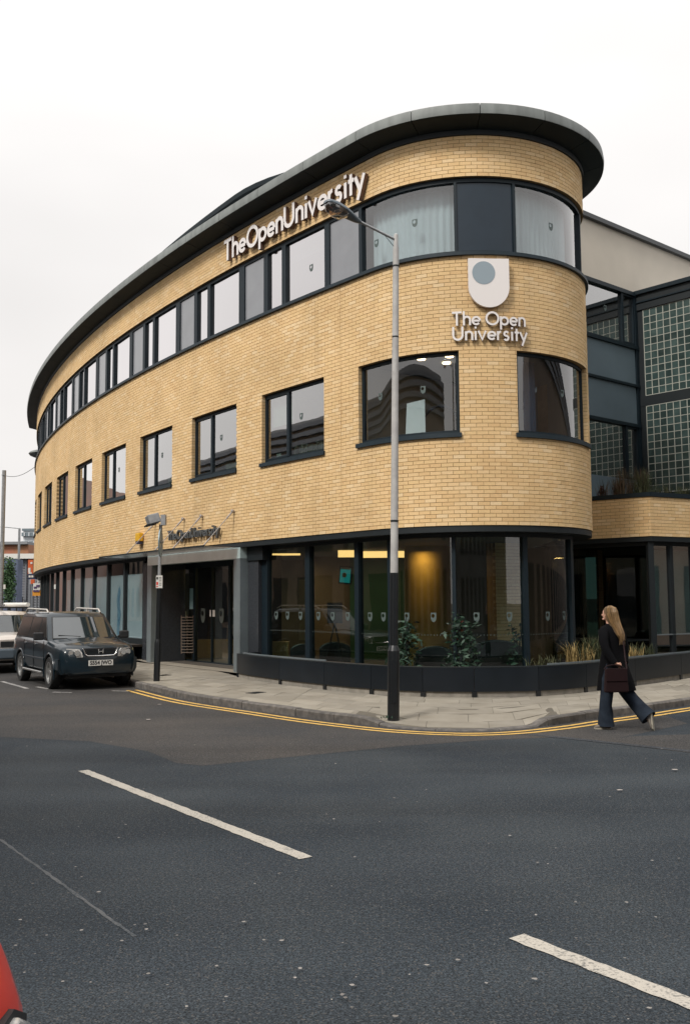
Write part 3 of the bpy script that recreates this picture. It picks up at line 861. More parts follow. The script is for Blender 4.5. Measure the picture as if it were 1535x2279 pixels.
for i, (a, b) in enumerate(MW):
    nose = i < 2
    m = MB(); fw = .065; o0, o1 = -.155, -.095
    cbox(m, a, b, ZE + .05, ZE + .05 + fw, o0, o1); cbox(m, a, b, ZF - fw, ZF, o0, o1)
    cbox(m, a, a + fw, ZE + .05 + fw, ZF - fw, o0, o1, step=.1); cbox(m, b - fw, b, ZE + .05 + fw, ZF - fw, o0, o1, step=.1)
    if nose:
        sp = []
    else:
        c = a + .92; sp = [c]
        cbox(m, c - .045, c + .045, ZE + .05 + fw, ZF - fw, o0, o1 + .01, step=.1)
        cbox(m, a + fw, c - .045, ZE + .115, ZE + .15, o0, o1 + .006); cbox(m, a + fw, c - .045, ZF - .10, ZF - .065, o0, o1 + .006)
    w = put('window', m, MT['frame'], B, recalc=False)
    ed = [a + fw] + sp + [b - fw]
    for k in range(len(ed) - 1):
        m = MB(); cbox(m, ed[k] + (.045 if k else 0), ed[k + 1] - (.045 if k < len(ed) - 2 else 0), ZE + .115, ZF - .065, -.134, -.126)
        put('pane', m, MT['glassn'] if nose else MT['glass'], w, smooth=40)
    m = MB(); cbox(m, a - .05, b + .03, ZE - .035, ZE + .048, -.12, .05); put('sill', m, MT['sill'], w, smooth=40)
    if i < 6:
        for q in ([a + .52, b - .75] if i == 1 else [(a + b) / 2 + (.2 if not nose else .1)]):
            shield(pmap(), q, ZE + .95, .11, .15, MT['sticker'], 'window_transfer', w, -.124, -.122)

# strip windows
els = [('pane', 3.038, 5.35), ('panel', 1.838, 2.978), ('pane', -.432, 1.784), ('panel', -1.486, -.529)]
bk = -1.656
while bk > S_L + 3.6:
    els += [('pane', bk - 1.427, bk), ('pane', bk - 2.158, bk - 1.588), ('panel', bk - 3.185, bk - 2.33)]
    bk -= 3.44
m = MB(); cbox(m, S_L, 6.6, ZC - .085, ZC, -.20, -.07); cbox(m, S_L, 6.6, ZB + .055, ZB + .11, -.20, -.06)
strip = put('strip_window', m, MT['frame'], B, recalc=False)
m = MB(); cbox(m, S_L, 6.6, ZB - .012, ZB + .055, -.20, .065); put('sill', m, MT['sill'], strip, recalc=False)
els.sort(key=lambda e: -e[1])
edge_s = 5.46
for k, (kd, a, b) in enumerate(els):
    # mullion to the right of the element
    m = MB(); cbox(m, b + .001, edge_s, ZB + .11, ZC - .085, -.19, -.065, step=.06); put('mullion', m, MT['frame'], strip, recalc=False)
    edge_s = a - .001
    m = MB()
    if kd == 'pane':
        cbox(m, a, b, ZB + .11, ZC - .085, -.134, -.126); put('pane', m, MT['glassn'] if a > -1 else MT['glassup'], strip, smooth=40)
    else:
        cbox(m, a, b, ZB + .11, ZC - .085, -.15, -.10); put('spandrel_panel', m, MT['spandrel'] if a > 1 else MT['panelS'], strip, smooth=40)
m = MB(); cbox(m, 5.36, 5.46, ZB + .11, ZC - .085, -.19, -.05, step=.05)
put('corner_post', m, MT['frame'], strip, recalc=False)
m = MB(); cbox(m, 5.46, 6.6, ZB + .11, ZC - .085, -.15, -.10); put('spandrel_panel', m, MT['spandrel'], strip, recalc=False)
for q, z in ((-.05, 9.02), (.95, 9.2), (4.0, 9.2), (-2.2, 9.1)):
    shield(pmap(), q, z, .12, .16, MT['sticker'], 'window_transfer', strip, -.124, -.122)

# pale curtains behind the nose strip window, dim rooms behind the rest
def curtain(name, s0, s1, z0, z1, off, mt, amp=.035, lam=.16, parent=B):
    m = MB(); n = int((s1 - s0) / .03); pts = []
    for k in range(n + 1):
        s = s0 + (s1 - s0) * k / n
        pts.append(P(s, off + .45 * amp * math.sin(2 * math.pi * s / lam + .7 * math.sin(s * 3))))
    for k in range(n): m.quad((pts[k].x, pts[k].y, z0), (pts[k + 1].x, pts[k + 1].y, z0), (pts[k + 1].x, pts[k + 1].y, z1), (pts[k].x, pts[k].y, z1))
    return put(name, m, mt, parent, smooth=80)
tag(curtain('curtain', -.40, 1.76, 8.5, 9.9, -.38, MT['curtain'], parent=None), 'pale pleated curtain behind the curved top-floor pane left of the slate panel', 'curtain')
tag(curtain('curtain', 3.06, 5.3, 8.5, 9.9, -.38, MT['curtain'], parent=None), 'pale pleated curtain behind the curved top-floor pane at the right end', 'curtain')
tag(curtain('curtain', 3.45, 3.85, 4.9, 6.5, -.55, MT['curtaind'], .05, .2, parent=None), 'dark blue curtain behind the right-hand curved first-floor window', 'curtain')
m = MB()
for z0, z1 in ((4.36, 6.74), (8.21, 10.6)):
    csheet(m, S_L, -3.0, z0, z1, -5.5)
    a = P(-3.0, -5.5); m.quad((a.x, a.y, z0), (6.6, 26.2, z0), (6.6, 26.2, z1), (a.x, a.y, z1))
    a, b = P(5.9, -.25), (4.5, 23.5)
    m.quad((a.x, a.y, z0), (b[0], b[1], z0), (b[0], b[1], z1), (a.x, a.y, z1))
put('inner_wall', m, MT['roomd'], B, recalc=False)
# half-drawn blinds behind some panes
k = 0
for kd, a, b in els:
    if kd != 'pane' or a > -1.5: continue
    k += 1
    if k % 3 == 0: continue
    m = MB(); csheet(m, a, b, ZB + .11 + random.choice((.35, .7, 1.0, .15)), ZC - .09, -.30); put('blind', m, MT['blind'], strip)
for i, (a, b) in enumerate(MW[2:]):
    if i % 2 == 0: m = MB(); csheet(m, a + .05, a + .9, ZE + .9 + .2 * (i % 3), ZF - .06, -.28); put('blind', m, MT['blind'], B)
    m = MB(); cbox(m, a + 1.0, b - .1, ZE + .05, ZE + .35, -.75, -.45); put('sill_shelf', m, MT['roomw'], B)
# partitions between the offices
m = MB()
for k in range(1, 9):
    s = -.95 - 3.45 * (k - 1) - .1
    for z0, z1 in ((4.36, 6.74),):
        a, b, c, d = P(s - .05, -.2), P(s + .05, -.2), P(s + .05, -5.4), P(s - .05, -5.4)
        m.hexa([(a.x, a.y, z0), (b.x, b.y, z0), (c.x, c.y, z0), (d.x, d.y, z0), (a.x, a.y, z1), (b.x, b.y, z1), (c.x, c.y, z1), (d.x, d.y, z1)])
put('partition_wall', m, MT['roomw'], B)
# ceiling downlights on the first floor
for k, (s, o_) in enumerate(((.35, -1.1), (.9, -1.7), (1.4, -1.2), (3.6, -1.1), (3.5, -1.8), (-2.4, -1.6), (-6.0, -1.6))):
    p = P(s, o_); m = MB(); m.tube([(p.x, p.y, 6.72), (p.x, p.y, 6.745)], .085, 12)
    put('downlight', m, MT['lampw'], B)
# things standing in the first-floor windows
m = MB(); a, b = P(.38, -.5), P(.88, -.62)
m.prism([(a.x, a.y, 5.0), (b.x, b.y, 5.02), (b.x, b.y + .05, 5.78), (a.x + .04, a.y + .05, 5.72)], (.01, .02, 0))
tag(put('flip_chart', m, MT['paper']), 'white flip chart sheet standing behind the big curved first-floor window', 'flip chart')
ft = MB()  # solid hoop imitating an arch reflected in the pane
for q in range(11):
    a_ = math.pi * (.08 + .84 * q / 10)
    pp = P(1.25 - .62 * math.cos(a_), -.7); ft.v.append((pp.x, pp.y, 5.0 + .62 * math.sin(a_)))
pts = [Vector(v) for v in ft.v]; m = MB(); m.tube(pts, .03, 8)
tag(put('arch_reflection', m, MT['black']), 'reflected dark arch modelled inside the big curved first-floor window', 'reflected arch')
m = MB(); a = P(-3.7, -.3); m.box((a.x, a.y, 5.10), (.18, .02, .13), rz=PA(-3.7))
tag(put('card', m, MT['paper']), 'small white card on the window ledge of the third first-floor window from the nose', 'card')
m = MB(); a = P(-3.45, -.32)
for k in range(18):
    p = P(-3.2 + .09 * k, -.5); h_ = random.uniform(.2, .34); m.box((p.x, p.y, 4.98 + h_ / 2), (random.uniform(.03, .07), .2, h_), rz=PA(-3))
tag(put('book_row', m, [MT['roomw']]), 'row of books and files behind the first-floor window left of the lamp post', 'books')

# ---------------------------------------------------------------- penthouse storey set back on the roof
pent = MB(); roofp = MB()
rings_w, rings_r = [], []
def pent_pt(s, off):
    if s < -8.0: return P(s, off)
    c = P(-8.0, -5.0 - 1.6 + 0.0); t = (T0 - 8.0 / R1) + (s + 8.0) / 5.0; r = 5.0 + off + 1.6
    return Vector((c.x + r * math.cos(t), c.y + r * math.sin(t)))
ss = [-33 + k for k in range(26)] + [-7.5 + .5 * k for k in range(18)]
for s in ss:
    a, b = pent_pt(s, -2.4), pent_pt(s, -1.95)
    rings_w.append([(a.x, a.y, 11), (b.x, b.y, 11), (b.x, b.y, 13.0), (a.x, a.y, 13.0)])
    a, b, c, d = pent_pt(s, -4.0), pent_pt(s, -1.6), pent_pt(s, -1.58), pent_pt(s, -4.0)
    rings_r.append([(a.x, a.y, 13.0), (b.x, b.y, 13.05), (c.x, c.y, 13.17), (d.x, d.y, 13.45)])
pent.loft(rings_w); roofp.loft(rings_r)
put('penthouse_wall', pent, MT['panelL'], B, smooth=30)
put('penthouse_roof', roofp, MT['soffit'], B, smooth=30)

# ---------------------------------------------------------------- ground floor glazing
def gmap(s, z, off): p = P(s, off); return (p.x, p.y, z)
gm = [(-4.465, -4.236), (-2.749, -2.584), (-1.061, -.933), (-.06, .05), (1.58, 1.66), (3.182, 3.299), (4.88, 5.06)]
m = MB(); cbox(m, -4.46, 5.06, 2.985, 3.06, -.46, -.34); cbox(m, -4.46, 5.06, .15, .30, -.46, -.34)
sf = put('shopfront', m, MT['framer'], B, recalc=False)
for a, b in gm:
    m = MB(); cbox(m, a, b, .30, 2.985, -.47, -.33, step=.05); put('mullion', m, MT['frame'], sf, recalc=False)
for (a0, a), (b, b0) in zip(gm[:-1], gm[1:]):
    m = MB(); cbox(m, a, b, .30, 2.985, -.404, -.394); put('pane', m, MT['glassg'], sf, smooth=40)
trans = []
for s in (-3.95, -3.5, -3.0, -2.35, -1.85, -1.35, -.65, -.25, .45, 1.13, 2.1, 2.85, 3.9, 4.55):
    shield(gmap, s, 1.46, .13, .18, MT['sticker'], 'window_transfer', sf, -.392, -.390)
m = MB(); s = -4.2
while s < 4.8:
    for q in (0,):
        p = [gmap(s, 1.115, -.391), gmap(s + .018, 1.115, -.391), gmap(s + .018, 1.133, -.391), gmap(s, 1.133, -.391)]; m.poly(p)
    s += .075
put('dot_row', m, MT['sticker'], sf, kind='stuff', recalc=False)
# left run of windows, beyond the doorway
lm = [-11.28 - 1.68 * k for k in range(13)]
m = MB(); cbox(m, lm[-1], -11.14, 2.985, 3.06, -.46, -.34); cbox(m, lm[-1], -11.14, .15, .72, -.46, -.34)
sl = put('shopfront', m, MT['framer'], B, recalc=False)
for k, s in enumerate(lm):
    m = MB(); cbox(m, s - .06, s + .07, .72, 2.985, -.47, -.33, step=.2); put('mullion', m, MT['framer'], sl, recalc=False)
    if k < len(lm) - 1:
        m = MB(); cbox(m, lm[k + 1] + .07, s - .06, .72, 2.985, -.404, -.394); put('pane', m, MT['glassn' if k < 6 else 'glass'], sl, smooth=40)
m = MB(); csheet(m, -21.0, -11.3, .72, 2.62, -.43); put('window_film', m, MT['film'], sl)
m = MB(); csheet(m, lm[-1], -21.0, .7, 2.95, -.75); put('brown_reflection', m, MT['brownrefl'], sl)  # brown sheet imitating the brick street reflected in these panes
for s, w_ in ((-13.75, .26), (-17.0, .3)):
    m = MB(); pts = []
    for x, z in ((-.1, .75), (-.06, 1.5), (-.14, 1.85), (.0, 2.2), (.1, 2.28), (.16, 2.1), (.1, 1.8), (.2, 1.4), (.12, 1.0), (.24, .75)): pts.append(gmap(s + x * w_ * 5, z, -.425))
    m.poly(pts); put('poster_figure', m, MT['bluefig'], sl)

# doorway: stone returns, metal portal, glazed sliding doors
m = MB(); cbox(m, -4.92, -4.47, .12, 2.74, -.34, -.24); put('stone_panel', m, MT['stone'], B)
m = MB(); cbox(m, -4.92, -4.24, 2.745, 3.06, -.36, -.20); put('fascia_band', m, MT['framer'], B)
m = MB(); cbox(m, -10.2, -4.93, 2.80, 3.062, -.25, -.02)
door = put('entrance_portal', m, MT['lintel'], B)
m = MB(); cbox(m, -10.2, -9.90, .12, 2.795, -.25, -.02); put('jamb', m, MT['steel'], door)
m = MB(); cbox(m, -5.22, -4.93, .12, 2.795, -.25, -.02); put('jamb', m, MT['steel'], door)
m = MB(); cbox(m, -10.1, -9.92, .12, 2.9, -1.05, -.255); cbox(m, -11.1, -10.1, .12, 2.9, -.60, -.255); put('stone_return', m, MT['stone'], door)
m = MB(); cbox(m, -5.20, -5.02, .12, 2.9, -1.25, -.255); put('stone_return', m, MT['stone'], door)
m = MB(); cbox(m, -10.81, -5.84, 2.72, 2.9, -1.20, -1.10)
dr = put('door_frame', m, MT['frame'], door, recalc=False)
m = MB(); cbox(m, -10.81, -5.84, .12, .16, -1.20, -1.10); put('threshold', m, MT['frame'], dr)
for a, b in ((-10.50, -10.40), (-9.52, -9.40), (-7.42, -7.32), (-8.40, -8.375), (-5.95, -5.84)):
    m = MB(); cbox(m, a, b, .16, 2.72, -1.19, -1.11); put('door_stile', m, MT['frame'], dr)
for a, b in ((-10.40, -9.52), (-9.40, -8.40), (-8.375, -7.42), (-7.32, -5.95)):
    m = MB(); cbox(m, a, b, .16, 2.72, -1.156, -1.148); put('door_pane', m, MT['glassg'], dr)
for s in (-8.95, -7.85): shield(gmap, s, 1.40, .26, .40, MT['sticker'], 'window_transfer', dr, -1.14, -1.138)
for s in (-8.47, -8.30):
    m = MB(); cbox(m, s - .07, s + .07, 1.38, 1.56, -1.144, -1.140); put('door_notice', m, MT['paper'], dr)
m = MB(); cbox(m, -9.78, -9.55, 1.58, 2.16, -1.135, -1.12); put('door_notice', m, MT['pbl'], dr)
m = MB(); cbox(m, -10.16, -10.04, 1.30, 1.52, -1.135, -1.12); put('door_notice', m, MT['paper'], dr)
for z in (1.36, 1.42): 
    m = MB(); cbox(m, -10.13, -10.07, z, z + .03, -1.118, -1.115); put('notice_print', m, MT['black'], dr)
slab('ceiling_slab', 3.045, 3.085, MT['int_ceil'], -.55)

# frosted canopy on steel rods
m = MB(); cbox(m, -11.6, -5.02, 3.065, 3.085, .02, .88)
can = put('entrance_canopy', m, MT['canopy'], B)
m = MB(); cbox(m, -11.6, -5.02, 3.055, 3.095, .882, .90); put('canopy_edge', m, MT['framer'], can)
for s in (-5.16, -6.73, -7.75, -9.6):
    a, b = P(s, .06), P(s, .82)
    m = MB(); m.tube([(a.x, a.y, 3.92), (b.x, b.y, 3.10)], .011, 8); put('canopy_rod', m, MT['rod'], can)
    m = MB(); m.ell((a.x, a.y, 3.93), (.038, .038, .05), 10, 6); m.tube([P(s, .0).to_3d() + Vector((0, 0, 3.93)), (a.x, a.y, 3.93)], .03, 8)
    q = (Vector((b.x, b.y, 3.10)) - Vector((a.x, a.y, 3.92))).normalized()
    m.tube([Vector((a.x, a.y, 3.92)), Vector((a.x, a.y, 3.92)) + q * .22], .022, 8); put('rod_anchor', m, MT['rod'], can)
    m = MB(); m.tube([Vector((b.x, b.y, 3.10)), Vector((b.x, b.y, 3.10)) - q * .2], .018, 8); put('rod_fitting', m, MT['rod'], can)

# ---------------------------------------------------------------- planters round the foot of the glazing
pl = thing('planter', 'low dark slate panel planter wall round the nose of the building', 'planter')
pcurve = interp(PL[1:], .1)
pa_ = [0.0]
for i in range(1, len(pcurve)): pa_.append(pa_[-1] + (pcurve[i] - pcurve[i - 1]).length)
def PQ(s, off=0.0):
    s = max(0, min(pa_[-1] - 1e-4, s)); i = max(k for k in range(len(pa_)) if pa_[k] <= s)
    f = (s - pa_[i]) / (pa_[i + 1] - pa_[i]); p = pcurve[i].lerp(pcurve[i + 1], f)
    d = (pcurve[min(i + 3, len(pcurve) - 1)] - pcurve[max(i - 3, 0)]).normalized()
    return p + Vector((d.y, -d.x)) * off
Lp = pa_[-1]
m = MB(); cbox(m, 0, Lp, .02, .60, -.10, -.03, PQ, .2); put('concrete_base', m, MT['concrete'], pl, recalc=False)
def npq(x, y): return pa_[min(range(len(pcurve)), key=lambda i: (pcurve[i] - Vector((x, y))).length)]
js = [0.02] + [npq(*p) for p in ((-1.36, 19.56), (-.34, 18.41), (.45, 17.4), (1.3, 16.86), (2.21, 16.71), (3.3, 16.8), (4.35, 17.43), (5.59, 18.58), (6.93, 20.02))] + [Lp]
for a, b in zip(js[:-1], js[1:]):
    m = MB(); cbox(m, a + .004, b - .004, .215, .625, -.03, .0, PQ, .15); put('slate_panel', m, MT['plinth'], pl, smooth=30)
for s in js[1:-1]:
    m = MB(); cbox(m, s - .045, s + .045, .115, .213, -.035, -.005, PQ, .1); put('bracket', m, MT['black'], pl)
m = MB(); cbox(m, 0, Lp, .627, .640, -.10, .004, PQ, .15); put('cap_strip', m, MT['framer'], pl, recalc=False)
m = MB(); cbox(m, .1, 3.6, .642, .668, -.14, -.11, PQ, .15); cbox(m, npq(3.6, 16.95), Lp, .642, .668, -.14, -.11, PQ, .15); put('cap_trim', m, MT['steel'], pl, recalc=False)
m = MB(); pts = [PQ(Lp * k / 60, -.1) for k in range(61)]
pts += [Vector((8.6, 22.2)), Vector((6.9, 21.3)), P(5.2, -.3)] + [P(s, -.35) for s in srange(-4.4, 5.1)][::-1]
m.poly([(p.x, p.y, .52) for p in pts]); put('soil', m, MT['soil'], pl, kind='stuff')
m = MB(); a, b = PQ(0, 0), P(-4.6, -.3)
m.hexa([(a.x, a.y, .12), (b.x, b.y, .12), (b.x + .08, b.y - .06, .12), (a.x + .05, a.y - .04, .12), (a.x, a.y, .62), (b.x, b.y, .62), (b.x + .08, b.y - .06, .62), (a.x + .05, a.y - .04, .62)])
put('slate_panel', m, MT['plinth'], pl)
pl2 = thing('planter', 'low dark slate planter left of the doorway behind the parked dark car', 'planter')
m = MB(); cbox(m, -34, -11.3, .05, .60, .36, .44); put('concrete_base', m, MT['concrete'], pl2, recalc=False)
s = -11.3
while s > -33:
    m = MB(); cbox(m, s - 1.67, s - .008, .30, .66, .44, .48); put('slate_panel', m, MT['plinth'], pl2); s -= 1.68
m = MB(); cbox(m, -34, -11.3, .66, .675, .30, .485); put('cap_strip', m, MT['steel'], pl2, recalc=False)
m = MB(); cbox(m, -34, -11.3, .5, .56, -.33, .355); put('soil', m, MT['soil'], pl2, kind='stuff')

# ================================================================== rear wing to the right: recessed facade, glass blocks, brick bay
def zaty(p, y):                         # height on the vertical through plan point p that shows at picture row y
    v = -(y - 1139.5) / F_PX; c, s = math.cos(ROLL), math.sin(ROLL); cp, sp = math.cos(PIT), math.sin(PIT)
    return CAM_H + (v * p[1] * cp + s * p[0] + c * p[1] * sp) / (c * cp - v * sp)
W = thing('rear_wing', 'rear wing of the building with glass block walls, slate blue panels and brick bay', 'building')
A_, Cn = Vector((6.37, 24.45)), Vector((8.09, 25.90))
dF = (Cn - A_).normalized()
FW = line_path(A_ - dF * 2.6, A_ + dF * 12)           # s=2.6 at A_
sC = 2.6 + (Cn - A_).length
zz = [zaty(Cn, y) for y in (655, 773, 860, 948, 1070)]  # window top, window foot, joint, lower window top, lower foot
zz = [10.15, 8.70, 7.58, 6.45, 4.95] if False else zz
m = MB(); cbox(m, 0, 9.5, zz[0] + .02, zz[0] + 1.62, -.2, -.02, FW, 20); put('rendered_wall', m, MT['cream'], W)
m = MB(); cbox(m, 0, 9.5, zz[0] + 1.62, zz[0] + 1.74, -.2, .10, FW, 20); put('gutter', m, MT['galvd'], W)
m = MB(); cbox(m, 0, 9.5, zz[0] + 1.60, zz[0] + 1.70, -6, -.2, FW, 20); put('roof_deck', m, MT['panelL'], W)
for z, h_ in ((zz[0], .11), (zz[1], .11), (zz[2], .07), (zz[3], .09)):
    m = MB(); cbox(m, 0, sC, z - h_ + .02, z + .018, -.14, .05, FW, 20); put('transom', m, MT['frame'], W)
for z0, z1 in ((zz[2] + .02, zz[1] - .092), (zz[3] + .02, zz[2] - .052)):
    m = MB(); cbox(m, 0, sC - .13, z0, z1, -.10, -.01, FW, 20); put('slate_blue_panel', m, MT['panel'], W)
for z0, z1 in ((zz[1] + .02, zz[0] - .092), (zz[4], zz[3] - .072)):
    m = MB(); sm = sC - .62
    cbox(m, sm - .09, sm, z0, z1, -.13, .01, FW, 20); cbox(m, sC - .17, sC - .12, z0, z1, -.13, .01, FW, 20)
    cbox(m, sm, sC - .17, z0, z0 + .05, -.13, .01, FW, 20); cbox(m, sm, sC - .17, z1 - .05, z1, -.13, .01, FW, 20)
    w = put('window', m, MT['frame'], W)
    m = MB(); cbox(m, 0, sm - .09, z0, z1, -.06, -.05, FW, 20); put('pane', m, MT['glass'], w)
    m = MB(); cbox(m, sm, sC - .17, z0 + .05, z1 - .05, -.06, -.05, FW, 20); put('pane', m, MT['glass'], w)
shield(pmap(FW), 3.45, (zz[0] + zz[1]) / 2 + .1, .12, .16, MT['sticker'], 'window_transfer', W, -.046, -.044)
m = MB(); cbox(m, sC - .12, sC, 4.0, zz[0] - .10, -.12, .03, FW, 20); put('corner_post', m, MT['frame'], W)
m = MB(); cbox(m, 0, sC, 4.0, zz[4] - .002, -.12, -.01, FW, 20); put('slate_blue_panel', m, MT['panel'], W)
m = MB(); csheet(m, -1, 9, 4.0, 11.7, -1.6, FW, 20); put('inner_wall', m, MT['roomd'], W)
m = MB(); cbox(m, 0, 8, 7.0, 8.3, -4.4, -.15, FW, 20); put('floor_slab', m, MT['int_ceil'], W)

dG = Vector((.663, -.749)).normalized()
GW = line_path(Cn + Vector((.02, -.02)), Cn + dG * 4.2)
LG = 4.2
x0 = .17
m = MB(); cbox(m, 0, LG, 9.70, 10.13, -.3, .03, GW, 20); put('steel_beam', m, MT['framer'], W)
m = MB(); cbox(m, -.05, LG, 10.132, 10.24, -.3, .10, GW, 20); put('roof_edge', m, MT['frame'], W)
m = MB(); cbox(m, -.02, LG, 9.90, 9.94, .032, .06, GW, 20); put('steel_lip', m, MT['frame'], W)
m = MB(); cbox(m, 0, LG, 7.015, 7.285, -.3, .0, GW, 20); put('steel_beam', m, MT['framer'], W)
m = MB(); cbox(m, -.12, x0 - .012, 4.61, 9.70, -.3, -.01, GW, 20); put('steel_post', m, MT['framer'], W)
m = MB(); cbox(m, -.12, LG, 3.9, 4.60, -.3, -.02, GW, 20); put('steel_beam', m, MT['framer'], W)
m = MB(); cbox(m, 0, LG, 10.0, 10.12, -5, -.3, GW, 20); put('roof_deck', m, MT['panelL'], W)
gb = MB(); bw = .182
gb.loft([[(x * .5 * bw, -y, z * .5 * bw) for x, z in ((-k, -k), (k, -k), (k, k), (-k, k))] for y, k in ((-.07, 1), (.006, 1), (.012, .93), (.012, .8))])
gme = bpy.data.meshes.new('glass_block'); gme.from_pydata(gb.v, [], gb.f); gme.materials.append(MT['gblock']); sharpen(gme, 25)
def block_panel(s0, zt, rows, cols):
    m = MB(); pitch = .1985
    z1 = zt; z0 = zt - rows * pitch; s1 = s0 + cols * pitch
    cbox(m, s0 - .01, s1, z0 - .006, z1 + .008, -.10, -.012, GW, 20)
    # raised grid bars
    for r in range(rows + 1): cbox(m, s0, s1, z1 - r * pitch - .008, z1 - r * pitch + .008, -.012, -.003, GW, 20)
    for c in range(cols + 1): cbox(m, s0 + c * pitch - .008, s0 + c * pitch + .008, z0, z1, -.011, -.002, GW, 20)
    g_ = put('glass_block_panel', m, MT['grout'], W, recalc=False)
    for r in range(rows):
        for c in range(cols):
            s = s0 + (c + .5) * pitch
            if c > 7: continue
            o = bpy.data.objects.new('glass_block', gme); COL.objects.link(o); o.parent = g_
            p = GW(s, -.020); o.location = (p.x, p.y, z1 - (r + .5) * pitch); o.rotation_euler = (0, 0, GW.ang)
    mm = MB()
    for r in range(rows):
        for c in range(8, cols):
            cbox(mm, s0 + c * pitch + .009, s0 + (c + 1) * pitch - .009, z1 - (r + 1) * pitch + .009, z1 - r * pitch - .009, -.1, -.006, GW, 20)
    put('glass_block', mm, MT['gblock'], g_, kind='stuff')
block_panel(x0, 9.68, 12, 19)
block_panel(x0, 7.0, 12, 19)

# brick bay on the ground floor corner
b0, b1, b2 = Vector((5.10, 22.93)), Vector((6.847, 21.428)), Vector((10.6, 23.52))
BL, BR = line_path(b0, b1), line_path(b1, b2)
rows = 12; zb0 = 3.18; zb1 = zb0 + rows * COURSE
m = MB()
cbox(m, 0, BL.len - .007, zb0 + .003, zb1, -.105, -.007, BL, 20); cbox(m, .007, BR.len, zb0 + .003, zb1, -.105, -.007, BR, 20)
bay = put('bay_wall', m, MT['mortar'], W)
m = MB()
wall_rows(m, BL, .0, BL.len - .001, zb0, rows, (), (), .10, lambda a, b, z: True)
wall_rows(m, BR, .0, BR.len, zb0, rows, (), (), .10, lambda a, b, z: a < 2.2)
put('brick_field', m, MT['brick'], bay, kind='stuff'); put_bricks(bay)
m = MB(); cbox(m, 0, BL.len + .02, zb1 + .002, zb1 + .10, -.3, .03, BL, 20); put('bay_coping', m, MT['frame'], W)
m = MB(); cbox(m, .0, BR.len, zb1 + .003, zb1 + .101, -.3, .03, BR, 20); put('bay_coping', m, MT['frame'], W)
m = MB(); m.poly([(q.x, q.y, 4.06) for q in (BL(0, -.2), BL(BL.len, -.2), BR(BR.len, -.2), Vector((13, 29)), Vector((6, 26)))]); put('terrace_soil', m, MT['soil'], W, kind='stuff')
m = MB(); m.prism([(q.x, q.y, 3.07) for q in (BL(-.6, -.02), BL(BL.len, -.02), BR(BR.len, -.02), Vector((13, 29)), Vector((4.8, 25)))], (0, 0, .108)); put('bay_soffit', m, MT['framer'], W)
# glazing under the bay
g0, g1, g2 = Vector((4.9, 23.27)), Vector((6.86, 21.60)), Vector((10.5, 23.63))
GL, GR = line_path(g0, g1), line_path(g1, g2)
m = MB(); cbox(m, 0, GL.len, 2.98, 3.068, -.1, 0, GL, 20)
w = put('shopfront', m, MT['framer'], W)
m = MB(); cbox(m, 0, GL.len, .15, .3, -.1, 0, GL, 20); put('bottom_rail', m, MT['framer'], w)
m = MB(); cbox(m, 0.05, GL.len - .04, .3, 2.98, -.055, -.045, GL, 20); put('pane', m, MT['glassd'], w)
m = MB(); cbox(m, 0, GL.len, .84, .88, -.052, -.02, GL, 20); put('transom', m, MT['framer'], w)
m = MB(); m.box((g1.x, g1.y, 1.6), (.13, .13, 2.93), rz=.1); put('corner_post', m, MT['framer'], w)
m = MB(); cbox(m, .06, GR.len, 2.98, 3.068, -.1, 0, GR, 20)
w = put('shopfront', m, MT['framer'], W)
m = MB(); cbox(m, .06, GR.len, .15, .3, -.1, 0, GR, 20); put('bottom_rail', m, MT['framer'], w)
m = MB(); cbox(m, .06, GR.len, .96, .985, -.044, .01, GR, 20); put('transom', m, MT['steel'], w)
for k in range(5):
    m = MB(); cbox(m, .06 + .72 * k + .56, .06 + .72 * k + .66, .3, 2.98, -.1, .01, GR, 20); put('mullion', m, MT['framer'], w)
    a = .06 + .72 * k - (.06 if k else 0)
    m = MB(); cbox(m, a, .06 + .72 * k + .56, .3, 2.98, -.055, -.045, GR, 20); put('pane', m, MT['glass'], w)
m = MB(); csheet(m, .1, GR.len, .95, 2.9, -.35, GR, 20); put('pale_reflection', m, MT['film'], w)  # pale sheet added to imitate the reflection in these panes
m = MB(); csheet(m, .1, GL.len, .15, 3.05, -2.4, GL, 20); put('inner_wall', m, MT['greenwall'], W)

